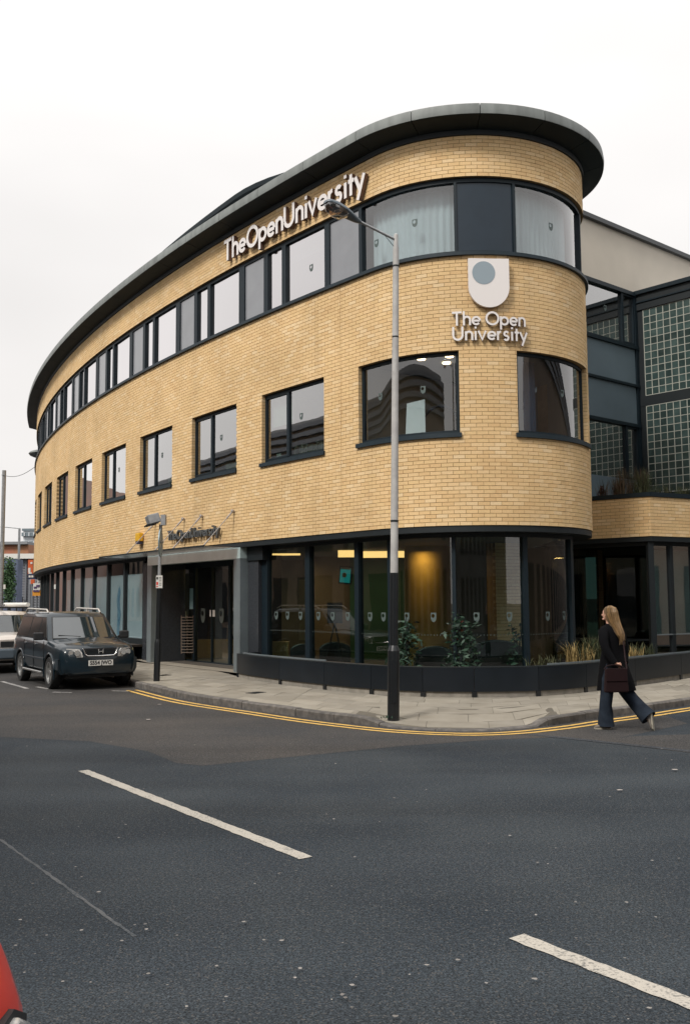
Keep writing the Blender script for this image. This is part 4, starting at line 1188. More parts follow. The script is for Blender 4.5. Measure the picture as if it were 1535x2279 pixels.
# ================================================================== signs
def arc(cx, cz, r, a0, a1, n=12): return [(cx + r * math.cos(rad(a0 + (a1 - a0) * k / n)), cz + r * math.sin(rad(a0 + (a1 - a0) * k / n))) for k in range(n + 1)]
GL_ = {
 'T': (1.0, [[(0, 1.32), (.95, 1.32)], [(.475, 1.32), (.475, 0)]]),
 'h': (.80, [[(.1, 0), (.1, 1.42)], [(.1, .5)] + arc(.40, .56, .30, 180, 0) + [(.70, 0)]]),
 'e': (.90, [[(.09, .45), (.80, .45)], arc(.45, .45, .36, 0, 318, 22)]),
 'O': (1.38, [arc(.69, .68, .60, 90, 450, 28)]),
 'p': (.92, [[(.1, .9), (.1, -.42)], arc(.46, .45, .36, 180, -180, 22)]),
 'n': (.80, [[(.1, 0), (.1, .9)], [(.1, .5)] + arc(.40, .56, .30, 180, 0) + [(.70, 0)]]),
 'U': (1.18, [[(.1, 1.38), (.1, .52)] + arc(.55, .54, .45, 180, 360, 14) + [(1.0, 1.38)]]),
 'i': (.36, [[(.18, 0), (.18, .9)], [(.18, 1.14), (.18, 1.34)]]),
 'v': (.84, [[(.04, .92), (.40, .06), (.76, .92)]]),
 'r': (.56, [[(.1, 0), (.1, .9)], [(.1, .5)] + arc(.40, .56, .28, 180, 85, 8)]),
 's': (.70, [arc(.34, .66, .21, 30, 250, 10) + arc(.33, .26, .22, 70, -150, 10)[0:]]),
 't': (.52, [[(.24, 1.22), (.24, .0)], [(.02, .84), (.50, .84)]]),
 'y': (.84, [[(.04, .92), (.42, .08)], [(.78, .92), (.24, -.44)]]),
 ' ': (.35, [])}
def letter_mesh(ch, mapf, s0, z0, sc_x, sc_z, w, off0, off1):
    mf, mb_ = MB(), MB()
    for si, st in enumerate(GL_[ch][1]):
        closed = (abs(st[0][0] - st[-1][0]) < 1e-6 and abs(st[0][1] - st[-1][1]) < 1e-6 and len(st) > 4)
        n = len(st); Lp_, Rp_ = [], []
        for i, p in enumerate(st):
            if closed: a, b = st[(i - 1) % (n - 1)] if i else st[n - 2], st[(i + 1) % n] if i < n - 1 else st[1]
            else: a, b = st[max(i - 1, 0)], st[min(i + 1, n - 1)]
            d1 = Vector((p[0] - a[0], p[1] - a[1])); d2 = Vector((b[0] - p[0], b[1] - p[1]))
            if d1.length < 1e-6: d1 = d2
            if d2.length < 1e-6: d2 = d1
            d1.normalize(); d2.normalize(); t = (d1 + d2); t = t.normalized() if t.length > 1e-3 else d1
            nn = Vector((-t.y, t.x)); k = min(1.6, 1 / max(.35, nn.dot(Vector((-d1.y, d1.x)))))
            Lp_.append((p[0] + nn.x * w / 2 * k, p[1] + nn.y * w / 2 * k)); Rp_.append((p[0] - nn.x * w / 2 * k, p[1] - nn.y * w / 2 * k))
        e = si * .0012
        rings = []
        for l, r_ in zip(Lp_, Rp_):
            mm = lambda q, o_: mapf(s0 + q[0] * sc_x, z0 + q[1] * sc_z, o_)
            rings.append([mm(l, off0), mm(l, off1 + e), mm(r_, off1 + e), mm(r_, off0)])
        mf.loft(rings, not closed)
    return mf
def word(text, parent, mapf, s0, s1, z0, xh, w, off0, off1, mts, track=.06):
    tot = sum(GL_[c][0] + track for c in text) - track
    sx = (s1 - s0) / tot; x = 0
    for c in text:
        if c != ' ':
            m = letter_mesh(c, mapf, s0 + x * sx, z0, sx, xh, w, off0, off1)
            # give the front faces the enamel, the returns the bronze
            me_i = []
            for f in m.f: me_i.append(0)
            m.m = me_i
            o = put('letter', m, mts, parent, smooth=None, recalc=True)
            me = o.data
            if len(mts) > 1:
                # front = the loft's second side of each quad ring
                k = 0
                for p_ in me.polygons:
                    ctr = p_.center; 
                for i_, f in enumerate(m.f):
                    me.polygons[i_].material_index = 0 if all((v % 4) in (1, 2) for v in f) else 1
        x += GL_[c][0] + track
sg = thing('building_sign', 'long raised white letters reading The Open University under the eaves', 'sign')
word('TheOpenUniversity', sg, pmap(), -5.50, -.12, 10.13, .375, .235, .03, .12, [MT['white'], MT['signback']])
sg2 = thing('building_sign', 'white shield emblem with The Open University in two lines on the round nose', 'sign')
# shield plate: flat plate standing just off the curve
sm_ = 2.414; pc = P(sm_, 0); tn = Vector((math.cos(PA(sm_)), math.sin(PA(sm_)))); nn_ = Vector((tn.y, -tn.x))
def flatmap(x, z, off):
    q = pc + tn * x + nn_ * off; return (q.x, q.y, z)
def shield_out(w, h):
    out = [(-w / 2, h * .5), (-w / 2, -h * .5 + w / 2 * 1.02)]
    for k in range(1, 20):
        t = math.pi + math.pi * k / 20; out.append((w / 2 * math.cos(t), -h * .5 + w / 2 * 1.02 + w / 2 * 1.02 * math.sin(t)))
    return out + [(w / 2, -h * .5 + w / 2 * 1.02), (w / 2, h * .5)]
so = shield_out(.785, .955)
m = MB(); zc = 7.81
m.prism([flatmap(x, zc + z, .03) for x, z in so], nn_.to_3d() * .06); put('shield_plate', m, MT['white'], sg2)
m = MB(); m.prism([flatmap(-.10 + .222 * math.cos(t * .19635), 8.005 + .225 * math.sin(t * .19635), .0905) for t in range(32)], nn_.to_3d() * .004); put('shield_disc', m, MT['logo_grey'], sg2)
word('The Open', sg2, pmap(), 1.72, 3.12, 6.99, .195, .20, .03, .075, [MT['white'], MT['signback']])
word('University', sg2, pmap(), 1.72, 3.15, 6.70, .195, .20, .03, .075, [MT['white'], MT['signback']])
sg3 = thing('building_sign', 'small dark steel letters reading The Open University above the entrance canopy', 'sign')
word('TheOpenUniversity', sg3, pmap(), -8.55, -5.72, 3.41, .18, .20, .05, .12, [MT['darkletter'], MT['darkletter']])
# alarm box
m = MB(); s_ = -10.57; pp = P(s_, .09); m.box((pp.x, pp.y, 3.62), (.30, .13, .24), rz=PA(s_)); ab = put('alarm_box', m, MT['yellowbox'], bevel=.02)
tag(ab, 'yellow burglar alarm box on the brick wall left of the round sign', 'alarm box')
m = MB(); m.box((pp.x, pp.y, 3.46), (.24, .12, .08), rz=PA(s_)); put('strobe', m, MT['bluebox'], ab)

# ================================================================== street lamp
lb = at(875, 1595, .11); lt = Vector((lb.x + .125, lb.y, 7.27))
lamp = thing('street_lamp', 'tall street lamp with black base and grey pole on the street corner', 'street lamp')
def lp(z): return lb.lerp(lt, (z - lb.z) / (lt.z - lb.z))
m = MB(); m.tube([lp(.05), lp(1.06)], .088, 20); m.tube([lp(1.06), lp(1.10), lp(1.14)], [.088, .075, .060], 20); put('lamp_base', m, MT['black'], lamp, smooth=40)
m = MB(); a = lp(.62); m.box((a.x, a.y - .084, a.z), (.085, .02, .62)); put('access_door', m, MT['black'], lamp)
m = MB(); m.tube([lp(1.14), lp(2.20)], .061, 18); put('lower_pole', m, MT['black'], lamp, smooth=40)
m = MB(); m.tube([lp(2.20), lp(6.55), lp(7.15)], [.0575, .0475, .045], 18); put('upper_pole', m, MT['pole'], lamp, smooth=40)
m = MB(); m.tube([lp(7.15), lp(7.34), lp(7.36)], [.036, .034, .01], 14); put('pole_cap', m, MT['pole'], lamp, smooth=40)
for z in (5.75, 6.85):
    m = MB(); m.tube([lp(z - .012), lp(z + .012)], .0505, 18); put('pole_band', m, MT['framer'], lamp)
m = MB(); m.tube([lp(2.95), lp(2.98)], .058, 18); put('pole_band', m, MT['framer'], lamp)
h0 = lp(7.26); h1 = atY(800, 493, 13.95); h2 = atY(728, 452, 13.55)
m = MB(); m.tube([h0, h1], .020, 10); put('bracket_arm', m, MT['galv'], lamp, smooth=40)
m = MB(); m.tube([lp(7.12), h0.lerp(h1, .35)], .004, 6); put('stay', m, MT['framer'], lamp)
ax = (h2 - h1).normalized(); sx_ = ax.cross(Vector((0, 0, 1))).normalized(); uz = sx_.cross(ax).normalized()
Lh = (h2 - h1).length * 1.06
def ring_head(t, w, up, dn, n=18):
    c = h1 + ax * (t * Lh); out = []
    for k in range(n):
        a = 2 * math.pi * k / n; y = math.cos(a) * w; z = math.sin(a); out.append(c + sx_ * y + uz * (z * up if z > 0 else z * dn))
    return out
m = MB(); m.loft([ring_head(*q) for q in ((-.02, .028, .03, .03), (.1, .05, .045, .05), (.3, .085, .07, .055), (.5, .115, .085, .03), (.75, .125, .09, .02), (.92, .10, .07, .018), (1.0, .045, .03, .012))])
put('lamp_head', m, MT['headgrey'], lamp, smooth=50)
m = MB(); m.loft([ring_head(*q) for q in ((.34, .03, .0, .02), (.40, .085, -.01, .075), (.55, .112, -.01, .135), (.72, .118, -.01, .150), (.88, .10, -.01, .12), (.97, .05, -.01, .05))])
put('lamp_bowl', m, MT['bowl'], lamp, smooth=60)
m = MB(); c = h1 + ax * (Lh * .62) - uz * .03; m.ell(c, (.06, .06, .035), 12, 8); put('bulb_tray', m, MT['chrome'], lamp, smooth=60)

# ================================================================== sign post with round sign
sb = at(349, 1516, GZ)
sp_ = thing('sign_post', 'black and grey post with an edge-on round sign, sign light and parking plate', 'sign post')
def spz(z, dx=0, dy=0): return Vector((sb.x + (z - GZ) * .016 + dx, sb.y + dy, z))
m = MB(); m.tube([spz(.1), spz(.92), spz(.97), spz(1.0)], [.068, .068, .058, .05], 16); put('post_base', m, MT['black'], sp_, smooth=40)
m = MB(); m.tube([spz(1.0), spz(2.3)], .048, 14); put('lower_post', m, MT['black'], sp_, smooth=40)
m = MB(); m.tube([spz(2.3), spz(3.45)], .036, 14); put('upper_post', m, MT['galv'], sp_, smooth=40)
# round sign turned almost edge-on, its grey back towards us
c = spz(3.05, .02, -.07); na = Vector((math.sin(rad(14)) * -1 + -.78, -.60, 0)).normalized()
na = Vector((-.93, -.05, 0)).normalized()
ta_ = Vector((-na.y, na.x, 0))
m = MB(); rr = [[c + na * o_ + (ta_ * math.cos(k * math.pi / 14) + Vector((0, 0, 1)) * math.sin(k * math.pi / 14)) * r_ for k in range(28)] for o_, r_ in ((-.012, .30), (.012, .30), (.014, .285))]
m.loft(rr); put('round_sign', m, MT['signgrey'], sp_, smooth=40)
m = MB(); m.box(c - na * .02 + Vector((0, 0, .02)), (.035, .30, .04)); put('sign_clip', m, MT['galv'], sp_)
q = spz(3.50, -.06, -.05)
m = MB(); m.box(q + Vector((-.10, 0, .06)), (.26, .22, .20), rot=Matrix.Rotation(-.32, 3, 'Y') @ Matrix.Rotation(.5, 3, 'Z')); put('sign_light', m, MT['galv'], sp_, bevel=.015)
m = MB(); m.box(q + Vector((-.145, 0, -.055)), (.24, .20, .03), rot=Matrix.Rotation(-.32, 3, 'Y') @ Matrix.Rotation(.5, 3, 'Z')); put('light_lens', m, MT['black'], sp_)
m = MB(); m.box(q + Vector((.13, .0, .04)), (.10, .16, .22)); put('control_box', m, MT['galv'], sp_)
m = MB(); m.tube([q + Vector((-.06, 0, .05)), q + Vector((.12, 0, .0)), spz(3.42)], .014, 8); put('light_arm', m, MT['galv'], sp_)
pq = spz(2.22, .01, -.055)
m = MB(); m.box(pq, (.135, .012, .27), rz=.25); pp_ = put('parking_plate', m, MT['plate'], sp_)
for z, c_, x, ww, hh in ((.075, 'black', -.042, .035, .05), (-.035, 'red', -.042, .035, .06), (-.10, 'red', -.042, .035, .02)):
    R_ = Matrix.Rotation(.25, 3, 'Z'); m = MB(); m.box(pq + R_ @ Vector((x, -.0075, z)), (ww, .003, hh), rz=.25); put('plate_symbol', m, MT[c_], pp_)
for z in (.09, .06, .02, -.03, -.07):
    m = MB(); m.box(pq + R_ @ Vector((.022, -.0075, z)), (.05, .003, .010), rz=.25); put('plate_text', m, MT['black'], pp_)

# ================================================================== vehicles
def cut(o, cutters):
    for c_ in cutters:
        md = o.modifiers.new('b', 'BOOLEAN'); md.operation = 'DIFFERENCE'; md.object = c_; md.solver = 'EXACT'
    bpy.context.view_layer.update()
    dg = bpy.context.evaluated_depsgraph_get()
    me = bpy.data.meshes.new_from_object(o.evaluated_get(dg)); o.modifiers.clear(); o.data = me
    for c_ in cutters:
        d_ = c_.data; bpy.data.objects.remove(c_); bpy.data.meshes.remove(d_)
    sharpen(me, 42)
def dense(st, k=4):
    out = []
    for i in range(len(st) - 1):
        p0, p1, p2, p3 = st[max(i - 1, 0)], st[i], st[i + 1], st[min(i + 2, len(st) - 1)]
        for q in range(k):
            t = q / k; lin = [a + (b - a) * t for a, b in zip(p1, p2)]
            cr = [.5 * ((2 * b) + (c - a) * t + (2 * a - 5 * b + 4 * c - d) * t * t + (3 * b - a - 3 * c + d) * t ** 3) for a, b, c, d in zip(p0, p1, p2, p3)]
            out.append([cr[0] * .0 + lin[0]] + [.5 * a + .5 * b for a, b in zip(lin[1:], cr[1:])])
    out.append(list(st[-1])); return out
def hull(st):
    """st: (x, zb, zt, hw, shoulder)  lower body loft along x"""
    rings = []
    for x, zb, zt, hw in dense(st):
        half = [(0, zb), (hw * .80, zb), (hw * .955, zb + .05), (hw * .99, zb + .16), (hw, (zb + zt) * .5 + .02), (hw * .985, zt - .16), (hw * .955, zt - .07), (hw * .90, zt - .025), (hw * .78, zt), (hw * .4, zt + .018), (0, zt + .022)]
        rings.append([(x, y, z) for y, z in half] + [(x, -y, z) for y, z in reversed(half[1:-1])])
    m = MB(); m.loft(rings); return m
def make_car(name, label, paint_, loc, heading, prof, fa, ra, wr, gh, zs=1.0, kind='suv', track=.76, plate_txt=None, wheel_parts=True, roofp_=None):
    root = thing(name, label, 'car')
    o = put('body', hull(prof), MT[paint_], root)
    hwm = max(p[3] for p in prof)
    cs = []
    for x in (fa, ra):
        for sy in (1, -1):
            mc = MB(); mc.tube([(x, sy * (hwm + .1), wr), (x, sy * (hwm - .27), wr)], wr + .065, 28); cs.append(put('cutter', mc, MT['plastic']))
    cut(o, cs)
    x1, x2, xr1, xr2, zb, zr, hb, hr, rt = gh     # windscreen foot, rear foot, roof front, roof rear, base z, roof z, half widths, roof crown
    def grow(t, e=0.0):
        xa = x1 + (xr1 - x1) * t + e; xb = x2 + (xr2 - x2) * t - e; h = hb + (hr - hb) * t + e
        z = zb + (zr - zb) * t
        return [(xa - .10, h, z), (xa - .02, h * .82, z), (xa + .05, h * .4, z), (xa + .06, 0, z), (xa + .05, -h * .4, z), (xa - .02, -h * .82, z), (xa - .10, -h, z),
                (xb + .08, -h, z), (xb, -h * .85, z), (xb - .03, 0, z), (xb, h * .85, z), (xb + .08, h, z)]
    m = MB(); base = grow(0); base = [(x, y, z - .06) for x, y, z in base]
    r2 = grow(1); cx_ = (xr1 + xr2) / 2
    r3 = [(cx_ + (x - cx_) * .93, y * .90, z + rt * .7) for x, y, z in r2]; r4 = [(cx_ + (x - cx_) * .6, y * .5, z + rt) for x, y, z in r2]
    m.loft([base, grow(.5), r2, r3, r4]); put('cabin', m, MT[roofp_ or paint_], root, smooth=50)
    def side(x, z, sy, e=.006):
        t = (z - zb) / (zr - zb); return (x, sy * (hb + (hr - hb) * t + e), z)
    for sy in (1, -1):
        zlo, zhi = zb + .03, zr - .055
        def xf(z): return x1 - .15 + (xr1 - x1) * (z - zb) / (zr - zb)
        def xb_(z): return x2 + .16 + (xr2 - x2) * (z - zb) / (zr - zb)
        xs = [None, .02, -.86, None] if kind == 'suv' else [None, -.1, None]
        n = len(xs) - 1
        for k in range(n):
            fl = xf(zlo) if k == 0 else xs[k] - .03; fh = xf(zhi) if k == 0 else xs[k] - .03 - .02
            bl = xb_(zlo) if k == n - 1 else xs[k + 1] + .03; bh = xb_(zhi) if k == n - 1 else xs[k + 1] + .01
            m = MB(); q = [side(fl, zlo, sy), side(fh, zhi, sy), side(bh, zhi, sy), side(bl, zlo, sy)]
            m.prism(q, (0, -sy * .004, 0)); put('side_window', m, MT['carglass2'], root)
            m = MB(); q = [side(fl + .02, zlo - .015, sy, .003), side(fh + .015, zhi + .015, sy, .003), side(bh - .02, zhi + .015, sy, .003), side(bl - .02, zlo - .015, sy, .003)]
            m.prism(q, (0, -sy * .004, 0)); put('window_seal', m, MT['plastic'], root)
    def scr(y, t, e, front=True):
        if front: X = x1 + (xr1 - x1) * t + .055 - .13 * (abs(y) / hb) ** 2.2 + e
        else: X = x2 + (xr2 - x2) * t - .03 + .07 * (abs(y) / hb) ** 2.2 - e
        return (X, y, zb + (zr - zb) * t)
    for front in (True, False):
        for nm, e, mg, mt_ in (('window_seal', .010, .0, 'plastic'), ('windscreen' if front else 'rear_window', .016, .025, 'carglass')):
            m = MB(); N_ = 10; t0, t1 = .04 + mg, .93 - mg
            for k in range(N_):
                ya = (-1 + 2 * k / N_); yb = (-1 + 2 * (k + 1) / N_)
                w0, w1 = (hb + (hr - hb) * t0) * .90 - mg, (hb + (hr - hb) * t1) * .90 - mg
                m.quad(scr(ya * w0, t0, e, front), scr(yb * w0, t0, e, front), scr(yb * w1, t1, e, front), scr(ya * w1, t1, e, front))
            put(nm, m, MT[mt_] if mt_ != 'carglass' else MT['carglass2'], root, smooth=60)
    # wheels
    for x in (fa, ra):
        for sy in (1, -1):
            y0 = sy * (track - .09); y1 = sy * (track + .115)
            prof_t = [(wr * .62, y0), (wr * .93, y0), (wr, y0 + sy * .03), (wr, y1 - sy * .03), (wr * .93, y1), (wr * .66, y1 - sy * .01)]
            m = MB(); n = 30; rings = [[(x + r * math.cos(2 * math.pi * k / n), y, wr + r * math.sin(2 * math.pi * k / n)) for k in range(n)] for r, y in prof_t]
            m.loft(rings, False); wh = put('wheel', m, MT['rubber'], root, smooth=40)
            m = MB(); yo = y1 - sy * .035
            rings = [[(x + r * math.cos(2 * math.pi * k / n), y, wr + r * math.sin(2 * math.pi * k / n)) for k in range(n)] for r, y in ((wr * .67, y1 - sy * .008), (wr * .62, y1 - sy * .008), (wr * .60, yo - sy * .05))]
            m.loft(rings, False)
            for k in range(5):
                a = 2 * math.pi * k / 5 + .3
                da = .20
                p_ = [(x + r * math.cos(a + q), yy, wr + r * math.sin(a + q)) for r, q, yy in ((wr * .15, -.7, yo), (wr * .63, -da, yo), (wr * .63, da, yo), (wr * .15, .7, yo))]
                m.prism(p_, (0, -sy * .03, 0))
            m.tube([(x, yo - sy * .03, wr), (x, yo + sy * .012, wr)], wr * .17, 14)
            put('rim', m, MT['alloy'], wh, smooth=40)
            m = MB(); m.tube([(x, y0, wr), (x, y0 + sy * .09, wr)], wr * .61, 20); put('brake_disc', m, MT['plastic'], wh)
            # arch lip
            pts = [(x + (wr + .075) * math.cos(a * math.pi / 12), sy * (hwm - .012), wr + (wr + .075) * math.sin(a * math.pi / 12)) for a in range(-1, 14)]
            m = MB(); m.tube(pts, .022, 6); put('wheel_arch', m, MT['plastic' if kind != 'suv' else paint_], root, smooth=60)
    m = MB(); m.box(((fa + ra) / 2, 0, .30), (fa - ra + 1.2, hwm * 1.5, .10)); put('underbody', m, MT['plastic'], root)
    root.location = loc; root.rotation_euler = (0, 0, heading)
    return root
SP = [(-2.30, .42, .88, .70), (-2.26, .36, 1.0, .80), (-2.1, .33, 1.06, .855), (-1.4, .33, 1.08, .872), (.4, .33, 1.07, .875), (.98, .33, 1.05, .872), (1.25, .33, 1.02, .868), (1.7, .33, .985, .855), (1.98, .32, .93, .825), (2.09, .32, .86, .77), (2.14, .35, .74, .69)]
hd = math.atan2(-.852, .523)
fl_ = Vector((-6.15, 20.2)); hv = Vector((math.cos(hd), math.sin(hd))); lv = Vector((-hv.y, hv.x))
fac = fl_ + lv * .80                       # front axle centre
org = fac - hv * 1.31
suv = make_car('parked_car', 'dark blue off-road estate car with roof rails parked at the kerb by the entrance', 'navy', (org.x, org.y, 0), hd, SP, 1.31, -1.31, .345,
               (1.02, -2.22, .38, -2.02, 1.04, 1.575, .80, .655, .07))
suv.scale = (.965, .965, .965)
def part(name, m, mt, par=None, smooth=None, bevel=0): return put(name, m, MT[mt], par or suv, smooth, bevel=bevel)
for sy in (1, -1):
    # headlamp: clear unit with two round reflectors
    m = MB(); m.loft([[(x, sy * y, z) for y, z in ((.40, .70), (.66, .70), (.755, .73), (.765, .83), (.70, .885), (.48, .875), (.42, .80))] for x in ()] or
                     [[(2.02 + dx - max(0, (y - .55)) * .85, sy * y, z) for y, z in ((.38, .70), (.62, .695), (.765, .72), (.775, .84), (.68, .885), (.46, .872), (.40, .80))] for dx in (0, .15)])
    hl = part('headlamp', m, 'lens', smooth=30)
    for y, r_ in ((.50, .062), (.615, .062)):
        m = MB(); X = 2.173 - max(0, (y - .55)) * .85; m.tube([(X - .01, sy * y, .79), (X + .006, sy * y, .79)], r_, 16); part('reflector', m, 'chrome', hl)
    m = MB(); m.loft([[(X_, sy * y, z) for X_, y, z in ((2.035, .70, .735), (1.985, .772, .74), (1.985, .778, .83), (2.045, .695, .84))], [(X_ + .012, sy * (y + .003), z) for X_, y, z in ((2.035, .70, .735), (1.985, .772, .74), (1.985, .778, .83), (2.045, .695, .84))]])
    part('indicator', m, 'lens2', hl)
    # mirror
    m = MB(); m.box((.80, sy * .97, 1.12), (.10, .22, .17)); mi_ = part('door_mirror', m, 'plastic', bevel=.03)
    m = MB(); m.bar((.83, sy * .82, 1.07), (.81, sy * .93, 1.10), .05); part('mirror_arm', m, 'plastic', mi_)
    # roof rail
    m = MB(); m.tube([(.16, sy * .60, 1.62), (.02, sy * .60, 1.695), (-1.75, sy * .60, 1.715), (-1.95, sy * .60, 1.64)], .021, 8); rr_ = part('roof_rail', m, 'rail', smooth=50)
    m = MB(); m.bar((-.85, sy * .60, 1.62), (-.85, sy * .60, 1.71), .05); part('rail_foot', m, 'rail', rr_)
    # side bar and door seams, handles
    m = MB(); m.tube([(.86, sy * .90, .33), (-.84, sy * .90, .33)], .028, 8); part('side_bar', m, 'alloy', smooth=50)
    for x in (.88, -.02, -.92):
        m = MB(); m.box((x, sy * .874, .70), (.010, .012, .62)); part('door_seam', m, 'plastic')
    m = MB(); m.box((-.0, sy * .883, .62), (1.85, .016, .045)); part('side_moulding', m, 'navy', bevel=.006)
    for x in (.12, -.80):
        m = MB(); m.box((x, sy * .872, .93), (.16, .022, .035)); part('door_handle', m, 'chrome', bevel=.006)
m = MB(); m.loft([[(2.13 - .10 * abs(y) ** 2 * 2.2 + dx, y, z) for y, z in ((-.86, .44), (-.80, .34), (.80, .34), (.86, .44), (.86, .66), (.70, .69), (-.70, .69), (-.86, .66))] for dx in (-.30, .0, .035)])
part('bumper', m, 'navy', smooth=30)
m = MB(); m.loft([[(2.17 - .10 * abs(y) ** 2 * 2.2, y, z) for y, z in ((-.52, .36), (.52, .36), (.44, .47), (-.44, .47))], [(2.18 - .10 * abs(y) ** 2 * 2.2, y, z) for y, z in ((-.52, .36), (.52, .36), (.44, .47), (-.44, .47))]]); part('air_intake', m, 'plastic')
m = MB(); m.prism([(2.13, -.36, .885), (2.13, -.31, .735), (2.13, .31, .735), (2.13, .36, .885)], (.035, 0, 0)); gr_ = part('grille', m, 'plastic')
for k in range(4):
    m = MB(); m.box((2.168, 0, .77 + k * .03), (.01, .60, .008)); part('grille_slat', m, 'navy', gr_)
m = MB(); m.tube([(2.165, -.375, .89), (2.172, -.33, .76), (2.175, -.28, .728), (2.18, 0, .722), (2.175, .28, .728), (2.172, .33, .76), (2.165, .375, .89)], .014, 8); part('grille_trim', m, 'chrome', gr_, smooth=50)
m = MB(); m.bar((2.185, -.042, .775), (2.185, -.050, .865), .017); m.bar((2.185, .042, .775), (2.185, .050, .865), .017); m.bar((2.185, -.042, .815), (2.185, .042, .815), .015); part('badge', m, 'chrome', gr_)
m = MB(); m.box((2.200, 0, .575), (.012, .53, .115)); np_ = part('number_plate', m, 'plate')
def text_obj(name, body, size, mt, M4, parent=None, extrude=.001, bold=0.0, width=None):
    cu = bpy.data.curves.new(name, 'FONT'); cu.body = body; cu.size = size; cu.extrude = extrude; cu.align_x = 'CENTER'; cu.align_y = 'CENTER'; cu.offset = bold
    t_ = bpy.data.objects.new(name, cu); COL.objects.link(t_)
    dg = bpy.context.evaluated_depsgraph_get(); me = bpy.data.meshes.new_from_object(t_.evaluated_get(dg))
    bpy.data.objects.remove(t_); me.materials.clear(); me.materials.append(mt)
    if width:
        xs = [v.co.x for v in me.vertices]; f = width / (max(xs) - min(xs))
        for v in me.vertices: v.co.x *= f
    me.transform(M4)
    o = bpy.data.objects.new(name, me); COL.objects.link(o)
    if parent: o.parent = parent
    return o
Mp = Matrix.Translation((2.208, 0, .575)) @ Matrix(((0, 0, 1, 0), (1, 0, 0, 0), (0, 1, 0, 0), (0, 0, 0, 1)))
text_obj('plate_text', 'S554 JWO', .115, MT['black'], Mp, np_, bold=.004, width=.47)
for sy, a in ((1, .25), (-1, .25)):
    m = MB(); m.bar((1.02, sy * .15 + .05, 1.10), (.93, sy * .15 - .42, 1.135), .014); part('wiper', m, 'plastic')
m = MB(); m.loft([[(x, y, z + e) for x, y, z in ((1.02, -.42, 1.065), (1.02, .42, 1.065), (1.95, .34, .955), (1.95, -.34, .955))] for e in (-.02, .012)]); part('bonnet_bulge', m, 'navy', smooth=20, bevel=.01)
for sy in (1, -1):
    m = MB(); m.box((.62, sy * .34, 1.20), (.16, .42, .52)); part('seat', m, 'plastic', bevel=.05) if False else None

# the pale vehicle behind it, with a ladder on its roof rack
wc = Vector((-8.42, 24.75))
WP = [(-2.3, .42, .95, .72), (-2.2, .34, 1.02, .80), (-1.2, .32, 1.03, .83), (.4, .32, 1.02, .83), (.95, .32, 1.0, .83), (1.5, .32, .975, .825), (1.95, .32, .93, .79), (2.05, .34, .84, .74)]
oc = wc - hv * 2.05
wcar = make_car('parked_car', 'off-white car with a ladder on its roof rack parked behind the dark one', 'whitecar', (oc.x, oc.y, 0), hd, WP, 1.25, -1.3, .31,
                (.92, -2.1, .45, -1.95, .99, 1.50, .77, .66, .07), kind='suv')
for sy in (1, -1):
    m = MB(); m.box((2.03, sy * .56, .74), (.07, .30, .16)); put('headlamp', m, MT['lens'], wcar, bevel=.01)
    m = MB(); m.box((1.985, sy * .765, .74), (.12, .08, .16)); put('indicator', m, MT['orange'], wcar, bevel=.01)
m = MB(); m.box((2.04, 0, .745), (.05, .80, .14)); put('grille', m, MT['plastic'], wcar)
m = MB(); m.box((2.03, 0, .50), (.22, 1.66, .26)); put('bumper', m, MT['graybump'], wcar, bevel=.04)
for x in (.15, -1.2):
    m = MB(); m.bar((x, -.74, 1.66), (x, .74, 1.66), .035); 
    for sy in (1, -1): m.bar((x, sy * .70, 1.53), (x, sy * .70, 1.66), .03)
    put('rack_bar', m, MT['plastic'], wcar)
lad = thing('ladder', 'aluminium ladder strapped on the roof rack of the off-white car', 'ladder')
for y in (-.55, -.20):
    m = MB(); m.box((-.3, y, 1.72), (3.4, .03, .075)); put('stile', m, MT['alloy'], lad)
for k in range(12):
    m = MB(); m.bar((-1.9 + k * .28, -.55, 1.72), (-1.9 + k * .28, -.20, 1.72), .025); put('rung', m, MT['alloy'], lad)
lad.location = (oc.x, oc.y, .005); lad.rotation_euler = (0, 0, hd)
tb_ = MB(); tb_.tube([(-1.4, .42, 1.74), (1.35, .42, 1.74)], .055, 12)
tbo = put('plastic_pipe', tb_, MT['plate'], smooth=40); tbo.location = (oc.x, oc.y, 0); tbo.rotation_euler = (0, 0, hd)
tag(tbo, 'white pipe carried on the roof rack beside the ladder', 'pipe')

# red car at the lower left edge, only its front corner in view
RP = [(-1.95, .40, .86, .70), (-1.85, .30, .93, .78), (-1.0, .28, .95, .82), (.3, .28, .94, .82), (.8, .28, .92, .82), (1.2, .28, 1.0, .81), (1.45, .28, .98, .79), (1.60, .28, .95, .77), (1.69, .28, .91, .755), (1.745, .30, .78, .74), (1.775, .34, .60, .71)]
RX, RY, RH = -2.672, 2.12, rad(-3)
rc = make_car('parked_car', 'bright red car whose front corner shows at the lower left edge', 'red', (RX, RY, 0), RH, RP, 1.15, -1.25, .29,
              (.75, -1.75, .1, -1.4, .90, 1.34, .74, .60, .06), kind='hatch', track=.70)
for sy in (1, -1):
    m = MB(); m.loft([[(1.605 + dx - max(0, (y - .42)) * .12, sy * y, z) for y, z in ((.38, .49), (.60, .49), (.70, .51), (.715, .665), (.60, .725), (.40, .715))] for dx in (0, .20)])
    hl = put('headlamp', m, MT['lens'], rc, smooth=30, bevel=.01)
    m = MB(); m.loft([[(1.597 + dx - max(0, (y - .42)) * .12, sy * y, z) for y, z in ((.35, .47), (.62, .47), (.715, .49), (.73, .68), (.60, .745), (.37, .735))] for dx in (0, .19)])
    put('lamp_surround', m, MT['plastic'], hl, smooth=30)
m = MB(); m.box((1.69, 0, .34), (.20, 1.3, .14)); put('bumper', m, MT['red'], rc, bevel=.05)
for c_ in rc.children:
    if c_.name.startswith('body'): sharpen(c_.data, 75)

